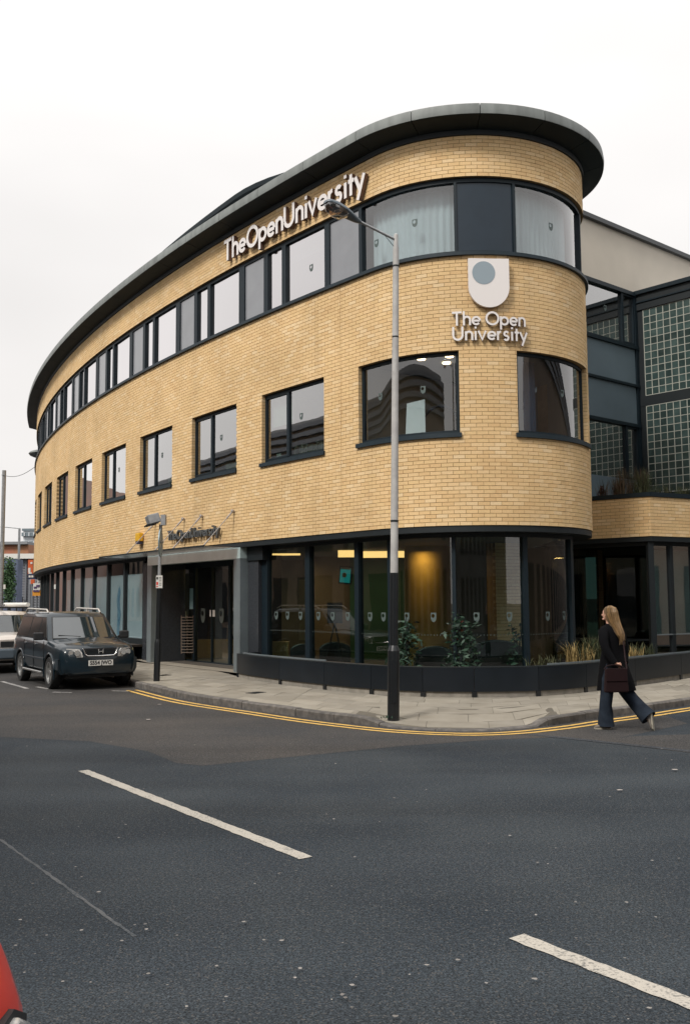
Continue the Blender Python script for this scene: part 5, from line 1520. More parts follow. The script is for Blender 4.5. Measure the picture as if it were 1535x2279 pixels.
# ================================================================== lobby seen through the shopfront
B_ = B
def upright(name, px0, px1, py0, py1, Y, thick, mt, parent=None, label=None, cat=None, zfix=None):
    a, b = atY(px0, 1350, Y), atY(px1, 1350, Y)
    z1 = atY((px0 + px1) / 2, py0, Y).z; z0 = atY((px0 + px1) / 2, py1, Y).z
    if zfix is not None: z0 = zfix
    m = MB(); m.box(((a.x + b.x) / 2, Y + thick / 2, (z0 + z1) / 2), (b.x - a.x, thick, z1 - z0))
    o = put(name, m, MT[mt], parent)
    if label: tag(o, label, cat)
    return o
m = MB(); pts = [P(s, -.5) for s in srange(-36, 5.0)] + [Vector((6.3, 21.7)), Vector((8, 27)), Vector((0, 33)), Vector((-14, 45))]
m.poly([(p.x, p.y, .135) for p in pts]); put('lobby_floor', m, MT['int_floor'], B, kind='structure')
def wall_seg(name, a, b, mt, z0=.13, z1=3.09, th=.1):
    a, b = Vector(a[:2]), Vector(b[:2]); d = b - a
    m = MB(); c = (a + b) / 2; m.box((c.x, c.y, (z0 + z1) / 2), (d.length, th, z1 - z0), rz=math.atan2(d.y, d.x)); return put(name, m, MT[mt], B)
wall_seg('lobby_wall', atY(560, 1350, 30), atY(700, 1350, 30), 'int_wall')
wall_seg('lobby_wall', atY(690, 1350, 27.5), atY(815, 1350, 27.5), 'brownwall')
wall_seg('lobby_wall', atY(780, 1350, 27.2), atY(915, 1350, 26.5), 'greenwall')
wall_seg('lobby_wall', atY(1005, 1350, 25), atY(1100, 1350, 25), 'int_wall')
wall_seg('lobby_wall', atY(1160, 1350, 24), atY(1290, 1350, 23.2), 'brownwall')
m = MB(); csheet(m, -36, -9, .13, 3.09, -6.5); a = P(-9, -6.5); m.quad((a.x, a.y, .13), (a.x + 3, 31.5, .13), (a.x + 3, 31.5, 3.09), (a.x, a.y, 3.09)); m.quad((a.x + 3, 31.5, .13), (7.5, 30, .13), (7.5, 30, 3.09), (a.x + 3, 31.5, 3.09)); m.quad((7.5, 30, .13), (7.2, 22, .13), (7.2, 22, 3.09), (7.5, 30, 3.09)) if False else None
put('lobby_wall', m, MT['int_wall'], B, recalc=False)
# ochre drum column
c = atY(952, 1350, 22.6); m = MB(); m.tube([(c.x, c.y, .13), (c.x, c.y, 3.09)], .54, 36); put('drum_column', m, MT['ochre'], B, smooth=50)
# brick reflection in the glass, modelled as a solid pier
pr = line_path(atY(1104, 1350, 21.2), atY(1160, 1350, 21.6)); m = MB(); cbox(m, 0, pr.len, .13, 3.08, -.3, -.008, pr, 20); pier = put('brick_reflection', m, MT['mortar'], B)
m = MB(); wall_rows(m, pr, 0, pr.len, .14, 39, (), (), .09); put('brick_field', m, MT['brick'], pier, kind='stuff', recalc=False)
upright('column', 665, 684, 1290, 1425, 25.0, .2, 'beige', B)
# coves
for px0, px1, y0, y1, Y in ((603, 668, 1223, 1236, 25.5), (752, 800, 1225, 1240, 24.0), (803, 900, 1227, 1241, 24.3)):
    a, b = atY(px0, y0, Y), atY(px1, y0, Y); z0 = atY((px0 + px1) / 2, y1, Y).z; z1 = min(atY((px0 + px1) / 2, y0, Y).z, 3.08)
    m = MB(); m.box(((a.x + b.x) / 2, Y, (z0 + z1) / 2), (b.x - a.x, .12, max(.06, z1 - z0))); put('cove_light', m, MT['warm'], B)
def area(loc, size, en, col=(1, .62, .28), rot=(0, 0, 0)):
    d_ = bpy.data.lights.new('lobby_lamp', 'AREA'); d_.energy = en; d_.size = size; d_.color = col
    o = bpy.data.objects.new('lobby_lamp', d_); COL.objects.link(o); o.location = loc; o.rotation_euler = rot
c2 = atY(935, 1350, 21.75)
area((c2.x, c2.y, 2.92), .2, 7, (1, .55, .18))
q = atY(640, 1350, 26.2); area((q.x, q.y, 2.9), 1.2, 11)
q = atY(800, 1350, 25.2); area((q.x, q.y, 2.9), 1.2, 11)
q = P(-8.5, -3); area((q.x, q.y, 2.9), 1.2, 11, (1, .72, .42))
# poster, sofa, armchair, table, reception desk
po = thing('poster', 'teal poster with a pale border hanging in the lobby behind the glass', 'poster')
a, b = atY(756, 1262, 22.2), atY(782, 1298, 22.2)
m = MB(); m.box(((a.x + b.x) / 2, 22.2, (a.z + b.z) / 2), (b.x - a.x + .04, .03, a.z - b.z + .04), rot=Matrix.Rotation(.09, 3, 'Y')); put('frame', m, MT['black'], po)
m = MB(); m.box(((a.x + b.x) / 2 - .01, 22.18, (a.z + b.z) / 2), (b.x - a.x - .03, .015, a.z - b.z - .03), rot=Matrix.Rotation(.09, 3, 'Y')); put('sheet', m, MT['tealp'], po)
m = MB(); m.ell(((a.x + b.x) / 2 - .03, 22.168, (a.z + b.z) / 2), (.05, .006, .06)); put('picture', m, MT['tan'], po)
m = MB(); m.box(((a.x + b.x) / 2, 22.168, a.z - .035), (b.x - a.x - .04, .006, .04), rot=Matrix.Rotation(.09, 3, 'Y')); put('header', m, MT['beige'], po)
upright('reception_desk', 438, 516, 1424, 1470, 28.5, .6, 'tan', None, 'tan fronted reception desk seen through the sliding entrance doors', 'desk', .135)
upright('storage_box', 603, 641, 1429, 1464, 22.8, .4, 'tan', None, 'tan box shaped stool behind the shopfront glass right of the doorway', 'stool', .135)
def sofa(px0, px1, ptop, Y, label, cat='armchair'):
    t = thing('armchair', label, cat); a, b = atY(px0, 1400, Y), atY(px1, 1400, Y); w = b.x - a.x; z = atY((px0 + px1) / 2, ptop, Y).z
    cx_ = (a.x + b.x) / 2
    m = MB(); n = 14
    pts = [(cx_ - w / 2, z - .14)] + [(cx_ - w / 2 + w * k / n, z - .14 + .14 * math.sin(math.pi * k / n) ** .6) for k in range(1, n)] + [(cx_ + w / 2, z - .14), (cx_ + w / 2, .2), (cx_ - w / 2, .2)]
    m.prism([(x, Y, q) for x, q in pts], (0, .16, 0)); put('backrest', m, MT['leather'], t, bevel=.03)
    m = MB(); m.box((cx_, Y + .45, .40), (w * .8, .6, .16)); put('seat', m, MT['leather'], t, bevel=.04)
    for sx in (-1, 1): m = MB(); m.box((cx_ + sx * (w / 2 - .06), Y + .42, .42), (.12, .62, .46)); put('armrest', m, MT['leather'], t, bevel=.03)
    t.location = (0, 0, 0)
sofa(924, 1006, 1437, 19.3, 'black rounded tub chair behind the glass in front of the ochre column')
sofa(1045, 1160, 1424, 19.6, 'wide black leather seat behind the glass left of the nose post', 'sofa')
sofa(645, 700, 1432, 22.3, 'black seat behind the shopfront glass near the doorway')
sofa(710, 780, 1428, 21.6, 'black seat behind the glass under the teal poster')
st = thing('display_stand', 'black easel display stand in the lobby left of the teal poster', 'stand')
a = atY(745, 1380, 21.5)
for dx in (-.28, .22): m = MB(); m.bar((a.x, 21.5, 1.30), (a.x + dx, 21.4, .14), .025); put('leg', m, MT['black'], st)
m = MB(); m.box((a.x, 21.5, 1.52), (.34, .04, .46)); put('board', m, MT['leather'], st)
# modelled brick grid reflection, each course a shelf behind the door glass
sh = thing('grid_reflection', 'tall narrow brick grid reflection modelled behind the left pane of the entrance doors', 'reflection')
for k in range(13):
    a, b = atY(404, 1374 + 6.5 * k, 26.5), atY(430, 1374 + 6.5 * k, 26.5)
    m = MB(); m.box(((a.x + b.x) / 2, 26.5, a.z), (b.x - a.x, .10, .018)); put('grid_bar', m, MT['brownwall'], sh)
for px in (404, 417, 430):
    a, b = atY(px, 1370, 26.5), atY(px, 1455, 26.5); m = MB(); m.bar(a, b, .02); put('upright', m, MT['brownwall'], sh)

# ================================================================== plants
def blades(name, centres, n, h, spread, w, mt, label, cat, droop=.5, group=None):
    m = MB()
    for k in range(n):
        c = random.choice(centres); a = random.uniform(0, 6.283); L = h * random.uniform(.55, 1.1)
        b = Vector(c) + Vector((random.gauss(0, .05), random.gauss(0, .05), 0)); d = Vector((math.cos(a), math.sin(a), 0)); sd = Vector((-d.y, d.x, 0)) * w
        lean = random.uniform(.1, 1) * spread
        p = [b + d * lean * (t ** 1.8) + Vector((0, 0, L * (t - droop * .45 * t ** 3))) for t in (0, .4, .75, 1)]
        m.quad(p[0] - sd, p[0] + sd, p[1] + sd * .8, p[1] - sd * .8); m.quad(p[1] - sd * .8, p[1] + sd * .8, p[2] + sd * .5, p[2] - sd * .5)
        m.poly([p[2] - sd * .5, p[2] + sd * .5, p[3]])
    o = put(name, m, MT[mt], None, recalc=False); return tag(o, label, cat, group)
def shrub(name, c, h, w, n, mt, label, cat, leaf=.05, stems=5, parent_mt='leaf', top=.0):
    t = thing(name, label, cat); c = Vector(c); sm, lf = MB(), MB()
    for k in range(stems):
        e = c + Vector((random.gauss(0, w * .22), random.gauss(0, w * .22), h * random.uniform(.7, 1)))
        pts = [c.lerp(e, q / 5) + Vector((random.gauss(0, .015), random.gauss(0, .015), 0)) for q in range(6)]
        sm.tube(pts, [.008] * 6, 5)
        for q in range(n // stems):
            f = random.uniform(top, 1); p = c.lerp(e, f) + Vector((random.gauss(0, w * .30), random.gauss(0, w * .30), random.gauss(0, .05))) * (.5 + .5 * math.sin(math.pi * min(1, f + .15)))
            d = Vector((random.gauss(0, 1), random.gauss(0, 1), random.gauss(-.2, .6))).normalized(); sd = d.cross(Vector((random.gauss(0, 1), random.gauss(0, 1), random.gauss(0, 1)))).normalized()
            L = leaf * random.uniform(.6, 1.4)
            lf.poly([p, p + d * L * .5 + sd * L * .16, p + d * L, p + d * L * .5 - sd * L * .16])
    put('stem', sm, MT['framer'], t); put('foliage', lf, MT[mt], t, recalc=False); return t
c = atY(905, 1470, 18.7); shrub('bamboo_plant', (c.x, c.y, .2), 1.45, .42, 420, 'leaf', 'leafy bamboo plant behind the glass just right of the lamp post', 'plant', .13)
c = atY(1028, 1470, 18.2); shrub('bamboo_plant', (c.x, c.y, .2), 1.5, .62, 620, 'leaf', 'bushy bamboo plant behind the glass left of the nose post', 'plant', .13)
c = atY(1155, 1470, 18.6); shrub('bamboo_plant', (c.x, c.y, .2), 1.3, .35, 200, 'leaf', 'thin bamboo plant behind the post in front of the modelled brick reflection', 'plant', .12)
for k, (px, Y, n, h, mt, lab) in enumerate((
    (1290, 18.35, 120, .62, 'straw', 'yellow straw-coloured grass in the planter left of the walking woman'),
    (1318, 18.7, 200, .75, 'grass', 'tall dull green grass in the planter just left of the woman'),
    (1404, 19.35, 110, .42, 'straw', 'clump of yellow spiky leaves in the planter right of the woman'),
    (1432, 19.8, 110, .50, 'grass', 'thin dry grass in the planter beside the dark corner post'),
    (1205, 17.55, 90, .38, 'grass', 'low grass in the planter below the nose post'))):
    c = atY(px, 1470, Y); blades('ornamental_grass', [(c.x + random.uniform(-.22, .22), c.y + random.uniform(-.15, .15), .5) for _ in range(6)], n, h, .32, .008, mt, lab, 'grass')
# terrace planting on top of the brick bay
for k, (px, Y, n, h, mt, lab) in enumerate((
    (1375, 22.6, 300, .62, 'heather', 'rusty dry grasses on the terrace above the brick bay, left clump'),
    (1400, 22.3, 320, .85, 'heather', 'tall rusty grasses on the terrace in front of the slate blue panel'),
    (1432, 22.1, 260, .80, 'grass', 'wispy green and brown grass at the corner of the brick bay terrace'),
    (1465, 22.5, 220, .55, 'grass', 'low green grass on the terrace before the left glass blocks'),
    (1510, 22.9, 240, .45, 'grass', 'low grass on the terrace at the right edge by the glass blocks'))):
    c = atY(px, 1100, Y); blades('terrace_grass', [(c.x + random.uniform(-.35, .35), c.y + random.uniform(-.25, .25), 4.06) for _ in range(9)], n, h, .3, .006, mt, lab, 'grass', .15)
c = atY(1338, 1100, 22.9); t = thing('conical_shrub', 'small reddish conical shrub on the terrace beside the brick nose', 'shrub')
lf = MB()
for k in range(500):
    z = random.random() ** 1.4; r_ = .20 * (1 - z) * random.uniform(.5, 1.05) + .01; a = random.uniform(0, 6.28)
    p = Vector((c.x + r_ * math.cos(a), c.y + r_ * math.sin(a), 4.06 + .42 * z)); d = Vector((math.cos(a), math.sin(a), .9)).normalized() * .045; sd = Vector((-math.sin(a), math.cos(a), 0)) * .012
    lf.poly([p - sd, p + sd, p + d])
put('foliage', lf, MT['redshrub'], t, recalc=False)
m = MB(); m.tube([(c.x, c.y, 4.05), (c.x, c.y, 4.4)], .012, 6); put('stem', m, MT['framer'], t)

# weed at the lamp foot
blades('weed', [(lb.x - .1, lb.y - .05, GZ - .02)], 22, .05, .06, .006, 'leaf', 'tiny green weed growing at the foot of the street lamp', 'weed')

# ================================================================== the walking woman
wx, wy = 3.58, 13.50
def WP_(dx, dy, z): return Vector((wx + dx, wy + dy, z))
wo_ = thing('person', 'person with long dark blonde hair, long black coat and flared jeans crossing the road', 'person')
def skin_mesh(name, nodes, edges, mt, parent, sub=2):
    me = bpy.data.meshes.new(name); me.from_pydata([n[0] for n in nodes], edges, [])
    o = bpy.data.objects.new(name, me); COL.objects.link(o); o.parent = parent
    sk_ = o.modifiers.new('skin', 'SKIN'); lay = me.skin_vertices[0].data
    for i, n in enumerate(nodes): lay[i].radius = (n[1], n[2] if len(n) > 2 else n[1])
    lay[0].use_root = True
    ss_ = o.modifiers.new('sub', 'SUBSURF'); ss_.levels = sub; ss_.render_levels = sub
    sk_.use_smooth_shade = True
    me.materials.append(mt); return o
hipc = WP_(.145, .03, .93)
nodes = [(hipc, .15, .11), (WP_(.14, .03, 1.08), .12, .10), (WP_(.135, .02, 1.25), .14, .10), (WP_(.13, .02, 1.36), .08, .06), (WP_(.118, .02, 1.45), .05), (WP_(.108, .02, 1.52), .055),
         (WP_(.10, .02, 1.595), .082, .09), (WP_(.105, .02, 1.645), .06),
         (WP_(.06, -.06, .88), .085), (WP_(.015, -.07, .48), .058), (WP_(-.01, -.03, .10), .038), (WP_(-.06, .0, .04), .035),   # front leg
         (WP_(.22, .10, .88), .085), (WP_(.31, .04, .50), .058), (WP_(.52, -.14, .22), .038), (WP_(.575, -.22, .10), .032),   # trailing leg
         (WP_(.01, -.09, 1.33), .045), (WP_(-.02, -.20, 1.12), .04), (WP_(.06, -.26, .95), .028), (WP_(.10, -.28, .905), .03, .018),  # near arm
         (WP_(.25, .12, 1.33), .045), (WP_(.33, .10, 1.10), .04), (WP_(.30, -.02, .93), .028), (WP_(.29, -.05, .87), .028, .016)]
edges = [(0, 1), (1, 2), (2, 3), (3, 4), (4, 5), (5, 6), (6, 7), (0, 8), (8, 9), (9, 10), (10, 11), (0, 12), (12, 13), (13, 14), (14, 15), (3, 16), (16, 17), (17, 18), (18, 19), (3, 20), (20, 21), (21, 22), (22, 23)]
def fingers(root_i, base, dirs):
    for k, (o1, o2, r_) in enumerate(dirs):
        n = len(nodes); nodes.append((base + Vector(o1) * .5, r_ * 1.05)); nodes.append((base + Vector(o1), r_)); nodes.append((base + Vector(o2), r_ * .85))
        edges.extend([(root_i, n), (n, n + 1), (n + 1, n + 2)])
fingers(19, WP_(.10, -.28, .905), [((.055, -.02, .018), (.072, -.01, -.012), .0085), ((.060, -.02, -.002), (.070, -.005, -.03), .009), ((.056, -.02, -.020), (.060, .0, -.045), .0085), ((.045, -.015, -.036), (.045, .005, -.058), .0075), ((.01, -.035, .012), (.04, -.045, .0), .009)])
fingers(23, WP_(.29, -.05, .87), [((.0, -.02, -.05), (-.01, .0, -.08), .008), ((.01, -.005, -.055), (.0, .01, -.085), .0085), ((.012, .01, -.05), (.0, .02, -.08), .008), ((.01, .025, -.04), (.0, .03, -.065), .007), ((-.025, -.01, -.02), (-.03, 0, -.05), .009)])
body = skin_mesh('body', nodes, edges, MT['skin'], wo_)
def oval(c, rx, ry, ang=0.0, n=20, f=None):
    out = []
    for k in range(n):
        a = 2 * math.pi * k / n; r_ = 1 + (f(a) if f else 0)
        x, y = rx * math.cos(a) * r_, ry * math.sin(a) * r_
        out.append(Vector(c) + Vector((x * math.cos(ang) - y * math.sin(ang), x * math.sin(ang) + y * math.cos(ang), 0)))
    return out
fold = lambda am, k, ph: (lambda a: am * math.sin(k * a + ph))
m = MB()
m.loft([oval(WP_(.12, .02, 1.455), .055, .05, .5), oval(WP_(.125, .02, 1.43), .09, .07, .55), oval(WP_(.13, .02, 1.40), .17, .10, .6), oval(WP_(.13, .02, 1.33), .205, .115, .6), oval(WP_(.135, .02, 1.22), .195, .125, .6), oval(WP_(.14, .02, 1.08), .172, .12, .6),
        oval(WP_(.145, .03, .95), .20, .155, .6, f=fold(.03, 5, 0)), oval(WP_(.16, .03, .80), .235, .18, .6, f=fold(.05, 5, .4)), oval(WP_(.175, .03, .66), .265, .205, .55, f=fold(.07, 5, .6)), oval(WP_(.185, .02, .53), .285, .22, .5, f=fold(.09, 5, .8)), oval(WP_(.185, .02, .535), .26, .20, .5, f=fold(.09, 5, .8))])
coat = put('coat', m, MT['coat'], wo_, smooth=75)
for nm, ps, rr_ in (('coat_sleeve', [(.03, -.03, 1.385), (-.01, -.10, 1.34), (-.03, -.17, 1.22), (-.02, -.21, 1.12), (.03, -.245, 1.01), (.085, -.275, .915)], [.05, .075, .066, .06, .052, .046]),
                    ('coat_sleeve', [(.23, .09, 1.385), (.275, .13, 1.34), (.315, .13, 1.22), (.33, .10, 1.12), (.315, .04, 1.01), (.295, -.03, .91)], [.05, .075, .066, .06, .052, .046])):
    m = MB(); m.tube([WP_(*q) for q in ps], rr_, 14); put(nm, m, MT['coat'], coat, smooth=80)
# flared jeans
m = MB(); m.loft([oval(WP_(.08, -.03, .90), .11, .11), oval(WP_(.045, -.06, .70), .098, .10), oval(WP_(.02, -.07, .50), .088, .09), oval(WP_(.0, -.055, .32), .088, .09, 0, f=fold(.05, 4, 0)), oval(WP_(.003, -.045, .22), .096, .098, 0, f=fold(.06, 5, 2)), oval(WP_(.005, -.04, .14), .102, .10, 0, f=fold(.07, 5, 0)), oval(WP_(.01, -.035, .045), .110, .112, 0, f=fold(.07, 5, .3)), oval(WP_(.01, -.035, .05), .09, .09)])
put('jeans_leg', m, MT['jean'], wo_, smooth=75)
def ring_at(c, d, r_, n=20, f=None):
    d = Vector(d).normalized(); q = d.to_track_quat('Z', 'Y').to_matrix()
    return [Vector(c) + q @ Vector((r_ * math.cos(2 * math.pi * k / n) * (1 + (f(2 * math.pi * k / n) if f else 0)), r_ * math.sin(2 * math.pi * k / n), 0)) for k in range(n)]
pl_ = [((.20, .07, .90), .115), ((.24, .06, .70), .105), ((.305, .03, .52), .095), ((.38, -.03, .40), .092), ((.46, -.10, .29), .10), ((.535, -.17, .19), .115), ((.55, -.185, .17), .118), ((.53, -.165, .20), .08)]
m = MB(); rr_ = []
for i, (c, r_) in enumerate(pl_):
    a = Vector(pl_[max(i - 1, 0)][0]); b = Vector(pl_[min(i + 1, 6)][0]); rr_.append(ring_at(WP_(*c), b - a, r_, f=fold(.04, 4, i)))
m.loft(rr_); put('jeans_leg', m, MT['jean'], wo_, smooth=75)
# shoes
def shoe(heel, toe, up, name='shoe'):
    heel, toe, up = Vector(heel), Vector(toe), Vector(up).normalized(); ax_ = (toe - heel).normalized(); sd = ax_.cross(up).normalized(); L = (toe - heel).length
    def rg(t, w, h, low=0): return [heel + ax_ * t * L + sd * (w * math.cos(2 * math.pi * k / 14)) + up * (low + (h * (.5 + .5 * math.sin(2 * math.pi * k / 14)))) for k in range(14)]
    m = MB(); m.loft([rg(-.02, .022, .05, .012), rg(.08, .034, .085, .012), rg(.3, .036, .085, .012), rg(.55, .042, .06, .012), rg(.8, .044, .045, .012), rg(.97, .028, .03, .012)]); s_ = put(name, m, MT['shoe'], wo_, smooth=60)
    m = MB(); pts = []
    for t, w in ((-.04, .022), (.1, .036), (.4, .036), (.7, .048), (.9, .042), (1.01, .018)): pts.append((t, w))
    loop = [heel + ax_ * t * L + sd * w for t, w in pts] + [heel + ax_ * t * L - sd * w for t, w in reversed(pts)]
    m.prism([q for q in loop], up * .02); put('sole', m, MT['sole'], s_)
shoe(WP_(.06, -.06, .002), WP_(-.15, .01, .002), (0, 0, 1))
shoe(WP_(.585, -.225, .245), WP_(.60, -.245, .005), (-.80, .45, .25))
# hair, ear and a hint of face turned to the left
hc = WP_(.105, .02, 1.575)
m = MB()
hr = lambda dx, dy, z, rx, ry: oval(WP_(dx, dy, z), rx, ry, .3, 22, f=fold(.025, 9, z * 20))
m.loft([hr(.115, .0, 1.69, .02, .02), hr(.113, .0, 1.682, .055, .055), hr(.118, .0, 1.655, .082, .085), hr(.125, -.005, 1.61, .092, .098), hr(.132, -.01, 1.55, .090, .095), hr(.145, -.02, 1.49, .078, .082), hr(.165, -.045, 1.43, .070, .065), hr(.20, -.075, 1.37, .068, .055), hr(.225, -.095, 1.31, .060, .045), hr(.245, -.10, 1.25, .045, .035), hr(.255, -.10, 1.21, .018, .018)])
put('hair', m, MT['hair'], wo_, smooth=80)
m = MB()
for k in range(90):
    a = random.uniform(-1.1, 2.9); r0 = .093
    pz_ = WP_(.116 + .022 * math.cos(a), .0 - .022 * math.sin(a), 1.699); p0 = WP_(.120 + .080 * math.cos(a), -.0 - .084 * math.sin(a), 1.667); p1 = WP_(.125 + r0 * math.cos(a), -.005 - (r0 + .008) * math.sin(a), 1.60 + random.uniform(-.02, .02))
    f = random.uniform(-.3, 1); p2 = WP_(.150 + .085 * math.cos(a) + .01 * f, -.03 - .08 * math.sin(a), 1.47); p3 = WP_(.215 + .07 * math.cos(a) * f, -.10 - .045 * math.sin(a), 1.30 + random.uniform(-.03, .03)); p4 = WP_(.25 + random.uniform(-.05, .04), -.11 + random.uniform(-.03, .02), 1.20 + random.uniform(-.05, .07))
    m.tube([pz_, p0, p1, p2, p3, p4], [.003, .005, .0055, .0055, .004, .0015], 4)
put('hair_strand', m, MT['hair2'], wo_, kind='stuff', recalc=False)
m = MB(); m.ell(hc + Vector((-.040, .012, .0)), (.042, .062, .085), 14, 10); m.ell(hc + Vector((-.082, .036, -.005)), (.010, .009, .016), 8, 6); m.ell(hc + Vector((-.070, .02, -.062)), (.018, .022, .014), 8, 6)
put('face', m, MT['skin'], wo_, smooth=70)
m = MB(); m.ell(hc + Vector((-.055, -.062, -.005)), (.012, .008, .022), 8, 6); put('ear', m, MT['skin'], wo_, smooth=70)
m = MB(); m.ell(hc + Vector((-.080, .016, .022)), (.006, .010, .006), 8, 6); put('eye', m, MT['black'], wo_, smooth=70)
m = MB(); m.ell(hc + Vector((-.078, .03, -.045)), (.006, .012, .004), 8, 6); put('mouth', m, MT['bag'], wo_, smooth=70)
# shoulder bag
bg = thing('shoulder_bag', 'burgundy shoulder bag held against the black coat', 'bag')
m = MB(); R_ = Matrix.Rotation(.10, 3, 'Z')
bc = WP_(.085, -.315, .70)
m.loft([[bc + R_ @ Vector((x * w, y, z)) for x, y in ((-.155, -.03), (.155, -.03), (.155, .035), (-.155, .035))] for z, w in ((-.17, 1.06), (-.155, 1.1), (.13, .96), (.15, .92))])
put('pouch', m, MT['bag'], bg, bevel=.02)
m = MB(); m.loft([[bc + R_ @ Vector((x, y, z)) for x, y in ((-.148, -.043), (.148, -.043), (.148, -.032), (-.148, -.032))] for z in (-.02, .155)]); put('flap', m, MT['bag'], bg, bevel=.008)
m = MB(); m.tube([WP_(.255, -.02, 1.40), WP_(.262, -.10, 1.32), WP_(.255, -.145, 1.15), WP_(.245, -.22, .98), WP_(.24, -.30, .845)], .011, 6); put('strap', m, MT['bag'], bg, smooth=60)
m = MB(); m.tube([WP_(-.07, -.30, .84), WP_(-.03, -.31, .89), WP_(.06, -.315, .90), WP_(.15, -.31, .885), WP_(.22, -.30, .84)], .009, 6); put('handle', m, MT['bag'], bg, smooth=60)
m = MB(); m.ell(WP_(.248, -.205, 1.0), (.012, .008, .016), 8, 6); put('buckle', m, MT['chrome'], bg)

# ================================================================== distant street at the left
def block(name, px0, px1, ytop, Y, depth, mt, label, cat='building', z0=0, ztop=None):
    a, b = atY(px0, 1300, Y), atY(px1, 1300, Y); z1 = ztop or atY((px0 + px1) / 2, ytop, Y).z
    t = thing(name, label, cat)
    m = MB(); m.box(((a.x + b.x) / 2, Y + depth / 2, (z0 + z1) / 2), (b.x - a.x, depth, z1 - z0)); put('wall', m, MT[mt], t)
    return t, a.x, b.x, z1
t, xa, xb, z1 = block('tower_block', 50, 92, 1181, 300, 18, 'towerw', 'distant striped white and grey tower block at the left of the building')
n = 7; fh = 2.75
for k in range(n + 4):
    zt = z1 - .6 - k * fh
    m = MB(); m.box(((xa + xb) / 2, 299.6, zt - .62), (xb - xa + .4, 1.4, 1.15)); put('window_band', m, MT['towerd'], t)
    for q in range(4):
        m = MB(); m.box((xa + (q + .5) * (xb - xa) / 4, 298.9, zt - .62), (.25, .5, 1.1)); put('pier', m, MT['towerw'], t)
m = MB(); m.box(((xa + xb) / 2, 309, z1 + .3), (xb - xa + .6, 19, .7)); put('roof', m, MT['towerd'], t)
t, xa, xb, z1 = block('warehouse', -60, 62, 1212, 110, 30, 'rustbrick', 'distant rust red brick building behind the grey shed')
m = MB(); m.box(((xa + xb) / 2, 109.8, 5.6), (xb - xa, .4, 2.2)); put('lower_band', m, MT['greyclad'], t)
m = MB(); m.box(((xa + xb) / 2, 125, z1 + .15), (xb - xa, 31, .3)); put('roof', m, MT['panelL'], t)
t, xa, xb, z1 = block('grey_shed', -30, 100, 1244, 70, 12, 'greyclad', 'pale grey clad industrial shed behind the green ivy at far left')
m = MB(); m.box(((xa + xb) / 2, 76, z1 + .18), (xb - xa, 13, .36)); put('roof', m, MT['plate'], t)
for k in range(26): m = MB(); m.box(((xa + xb) / 2, 69.96, .3 + k * .19), (xb - xa, .05, .03)); put('cladding_rib', m, MT['ribg'], t)
for px in (58, 66.5, 71): a = atY(px, 1300, 69.9); m = MB(); m.box((a.x, 69.88, z1 / 2), (.12, .1, z1)); put('downpipe', m, MT['ribg'], t)
a = atY(44, 1300, 69.5); m = MB(); m.box((a.x, 69.6, 1.2), (.45, .1, 2.0)); put('door', m, MT['black'], t)
t, xa, xb, z1 = block('blue_gate', 9, 39, 1245, 62, 1.0, 'bluewall', 'blue grey painted wall under the green climber at far left', 'wall')
tv = thing('climbing_tree', 'dense green tree growing against the blue grey wall at far left', 'tree')
lf = MB()
for k in range(2600):
    px = random.gauss(21, 6.5); py = random.triangular(1238, 1352, 1300); 
    if px < 7 - (1300 - py) * .02 or px > 36: continue
    p = atY(px, py, 60.4 + random.uniform(-.5, .5)); d = Vector((random.gauss(0, 1), random.gauss(0, 1), random.gauss(0, 1))).normalized() * .13; sd = d.cross(Vector((random.gauss(0, 1), random.gauss(0, 1), 1))).normalized() * .06
    lf.poly([p, p + d * .5 + sd, p + d, p + d * .5 - sd])
put('crown', lf, MT['treeleaf'], tv, recalc=False)
c = atY(21, 1350, 60.4); m = MB(); m.tube([(c.x, c.y, 0), (c.x, c.y, 2), (c.x + .2, c.y, 4)], [.14, .1, .04], 8); put('trunk', m, MT['framer'], tv)
def board(px0, px1, y0, y1, Y, mt, label, bars=()):
    t = thing('sign_board', label, 'sign'); a, b = atY(px0, y0, Y), atY(px1, y1, Y)
    m = MB(); m.box(((a.x + b.x) / 2, Y, (a.z + b.z) / 2), (b.x - a.x, .05, a.z - b.z)); put('board', m, MT[mt], t)
    for q0, q1, r0, r1, mt2 in bars:
        m = MB(); m.box((a.x + (b.x - a.x) * (q0 + q1) / 2, Y - .04, b.z + (a.z - b.z) * (r0 + r1) / 2), ((b.x - a.x) * (q1 - q0), .02, (a.z - b.z) * (r1 - r0))); put('print', m, MT[mt2], t)
    m = MB(); m.tube([((a.x + b.x) / 2, Y + .05, 0), ((a.x + b.x) / 2, Y + .05, b.z)], .04, 6); put('post', m, MT['ribg'], t)
board(63.5, 74, 1246, 1277, 52, 'orangep', 'tall orange and white board at the far left street end', ((.1, .55, .1, .42, 'plate'), (.2, .8, .0, .10, 'plate'), (.5, .9, .70, .84, 'plate')))
board(63.5, 86, 1278, 1289, 50, 'bluebox', 'black shop sign board with a little white lettering, far left', ((.08, .28, .35, .75, 'plate'), (.34, .5, .35, .75, 'plate'), (.56, .9, .4, .7, 'plate')))
board(67, 81, 1289, 1300, 49, 'greyclad', 'small sign with an orange square below the black board', ((.2, .8, .05, .95, 'orangep'),))
board(84, 94.5, 1283, 1309, 46, 'plate', 'pale grey notice board beside the far brown windows', ((.2, .8, .7, .8, 'ribg'), (.2, .8, .4, .5, 'ribg')))
board(75, 90.5, 1298, 1313, 45, 'plate', 'white board with dark purple marks above the orange one', ((.1, .5, .25, .5, 'purple'), (.45, .9, .45, .75, 'purple')))
board(73.5, 90.5, 1314, 1326, 45, 'amber', 'orange and yellow board below the white and purple one', ((.1, .9, .72, 1.0, 'purple'),))
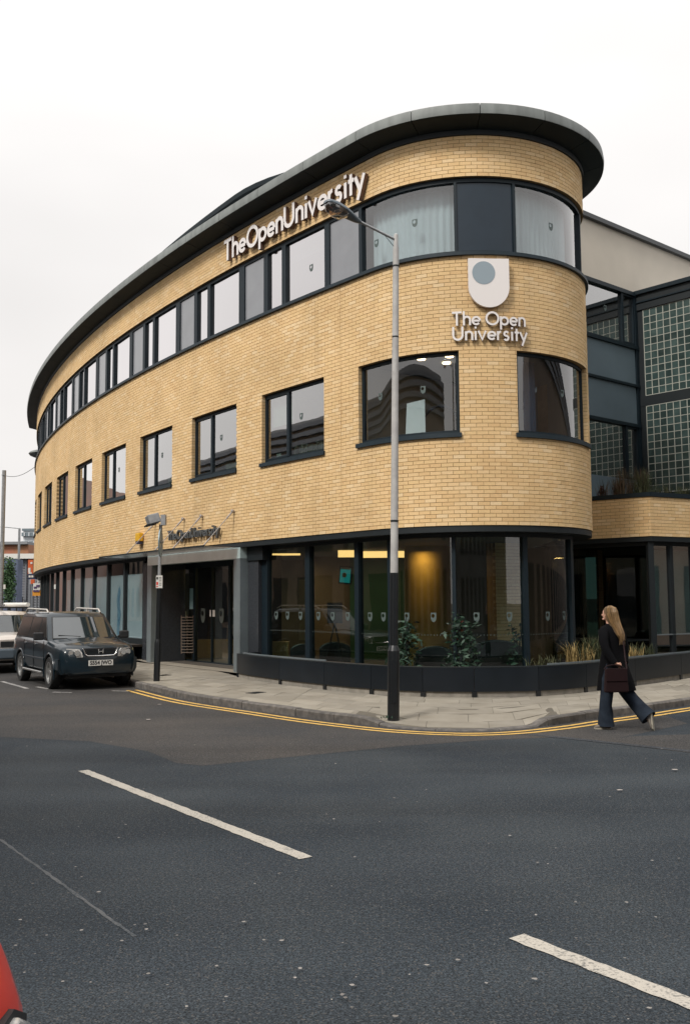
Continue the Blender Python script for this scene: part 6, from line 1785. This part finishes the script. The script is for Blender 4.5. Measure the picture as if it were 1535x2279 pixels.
board(-6, 13, 1301, 1311, 48, 'plate', 'blank pale board at the very left edge of the street')
for k, (px, ytop, Y, lab) in enumerate(((2.5, 1047, 46, 'tall grey lamp column at the very left edge'), (40, 1176, 66, 'thin grey lamp column with a long arm before the grey shed'))):
    t = thing('lamp_column', lab, 'lamp post'); a, b = atY(px, 1350, Y), atY(px, ytop, Y)
    m = MB(); m.tube([(a.x, Y, 0), (a.x, Y, b.z)], .10 if k == 0 else .085, 8); put('pole', m, MT['galv'], t)
    if k: 
        e = atY(2, 1172, Y); m = MB(); m.tube([(a.x, Y, b.z), (e.x, Y, e.z)], .04, 6); put('arm', m, MT['galv'], t)
a, b = atY(4, 1057, 46), atY(80, 1038, 44); m = MB(); m.tube([a.lerp(b, q / 8) - Vector((0, 0, .25 * math.sin(math.pi * q / 8))) for q in range(9)], .012, 5)
tag(put('overhead_wire', m, MT['framer']), 'thin overhead wire from the lamp column to the far end of the building', 'wire')
# low canopy roof end just beyond the far end of the building
m = MB(); c = atY(76, 1012, 49.5); m.ell((c.x + .55, c.y, c.z + .02), (.78, .9, .22), 16, 8)
tag(put('far_canopy', m, MT['fascia'], smooth=60), 'small rounded metal canopy poking out beyond the far end of the building', 'canopy')

# ================================================================== buildings on the other side of the street (behind and beside the camera)
def opposite(name, o_, d_, L, dep, H, mt, label, ribs=True):
    t = thing(name, label, 'building'); o_, d_ = Vector(o_), Vector(d_).normalized(); n_ = Vector((-d_.y, d_.x))
    pth = line_path(o_, o_ + d_ * L)
    m = MB(); cbox(m, 0, L, 0, H, -dep, 0, pth, 200); put('wall', m, MT[mt], t)
    if ribs:
        for k in range(4): m = MB(); cbox(m, 0, L, H - .15 - k * .42, H + .07 - k * .42, .0, .25 + .05 * (k % 2), pth, 200); put('parapet_rail', m, MT['ribg'], t)
        m = MB(); cbox(m, .2, L - .2, H, H + .7, -dep, -1.5, pth, 200); put('roof', m, MT['panelL'], t)
    k = 1.5
    while k < L - 2:
        for z0, z1 in ((.4, 3.0), (4.2, 6.0)):
            m = MB(); cbox(m, k, k + 1.5, z0, z1, -.1, .01, pth, 200); w = put('window', m, MT['framer'], t)
        k += 2.6
    return t
opposite('brick_terrace', (-7.5, -1.0), (-.575, .818), 170, 8, 10.6, 'oppbrick', 'long low brick building across the street, seen only reflected in the windows')
opposite('street_end_block', (-34, 84), (-1, .0), 46, 10, 13, 'redopp', 'red brick building up the street to the left, seen only in reflections', False)
opposite('corner_block', (26, -16), (-1, 0), 34, 10, 15, 'oppgrey', 'grey corner building behind the camera, seen only in reflections')
opposite('side_block', (62, 54), (-.74, -.67), 64, 10, 11.5, 'oppbrick', 'brick building across the side street, seen only in reflections')
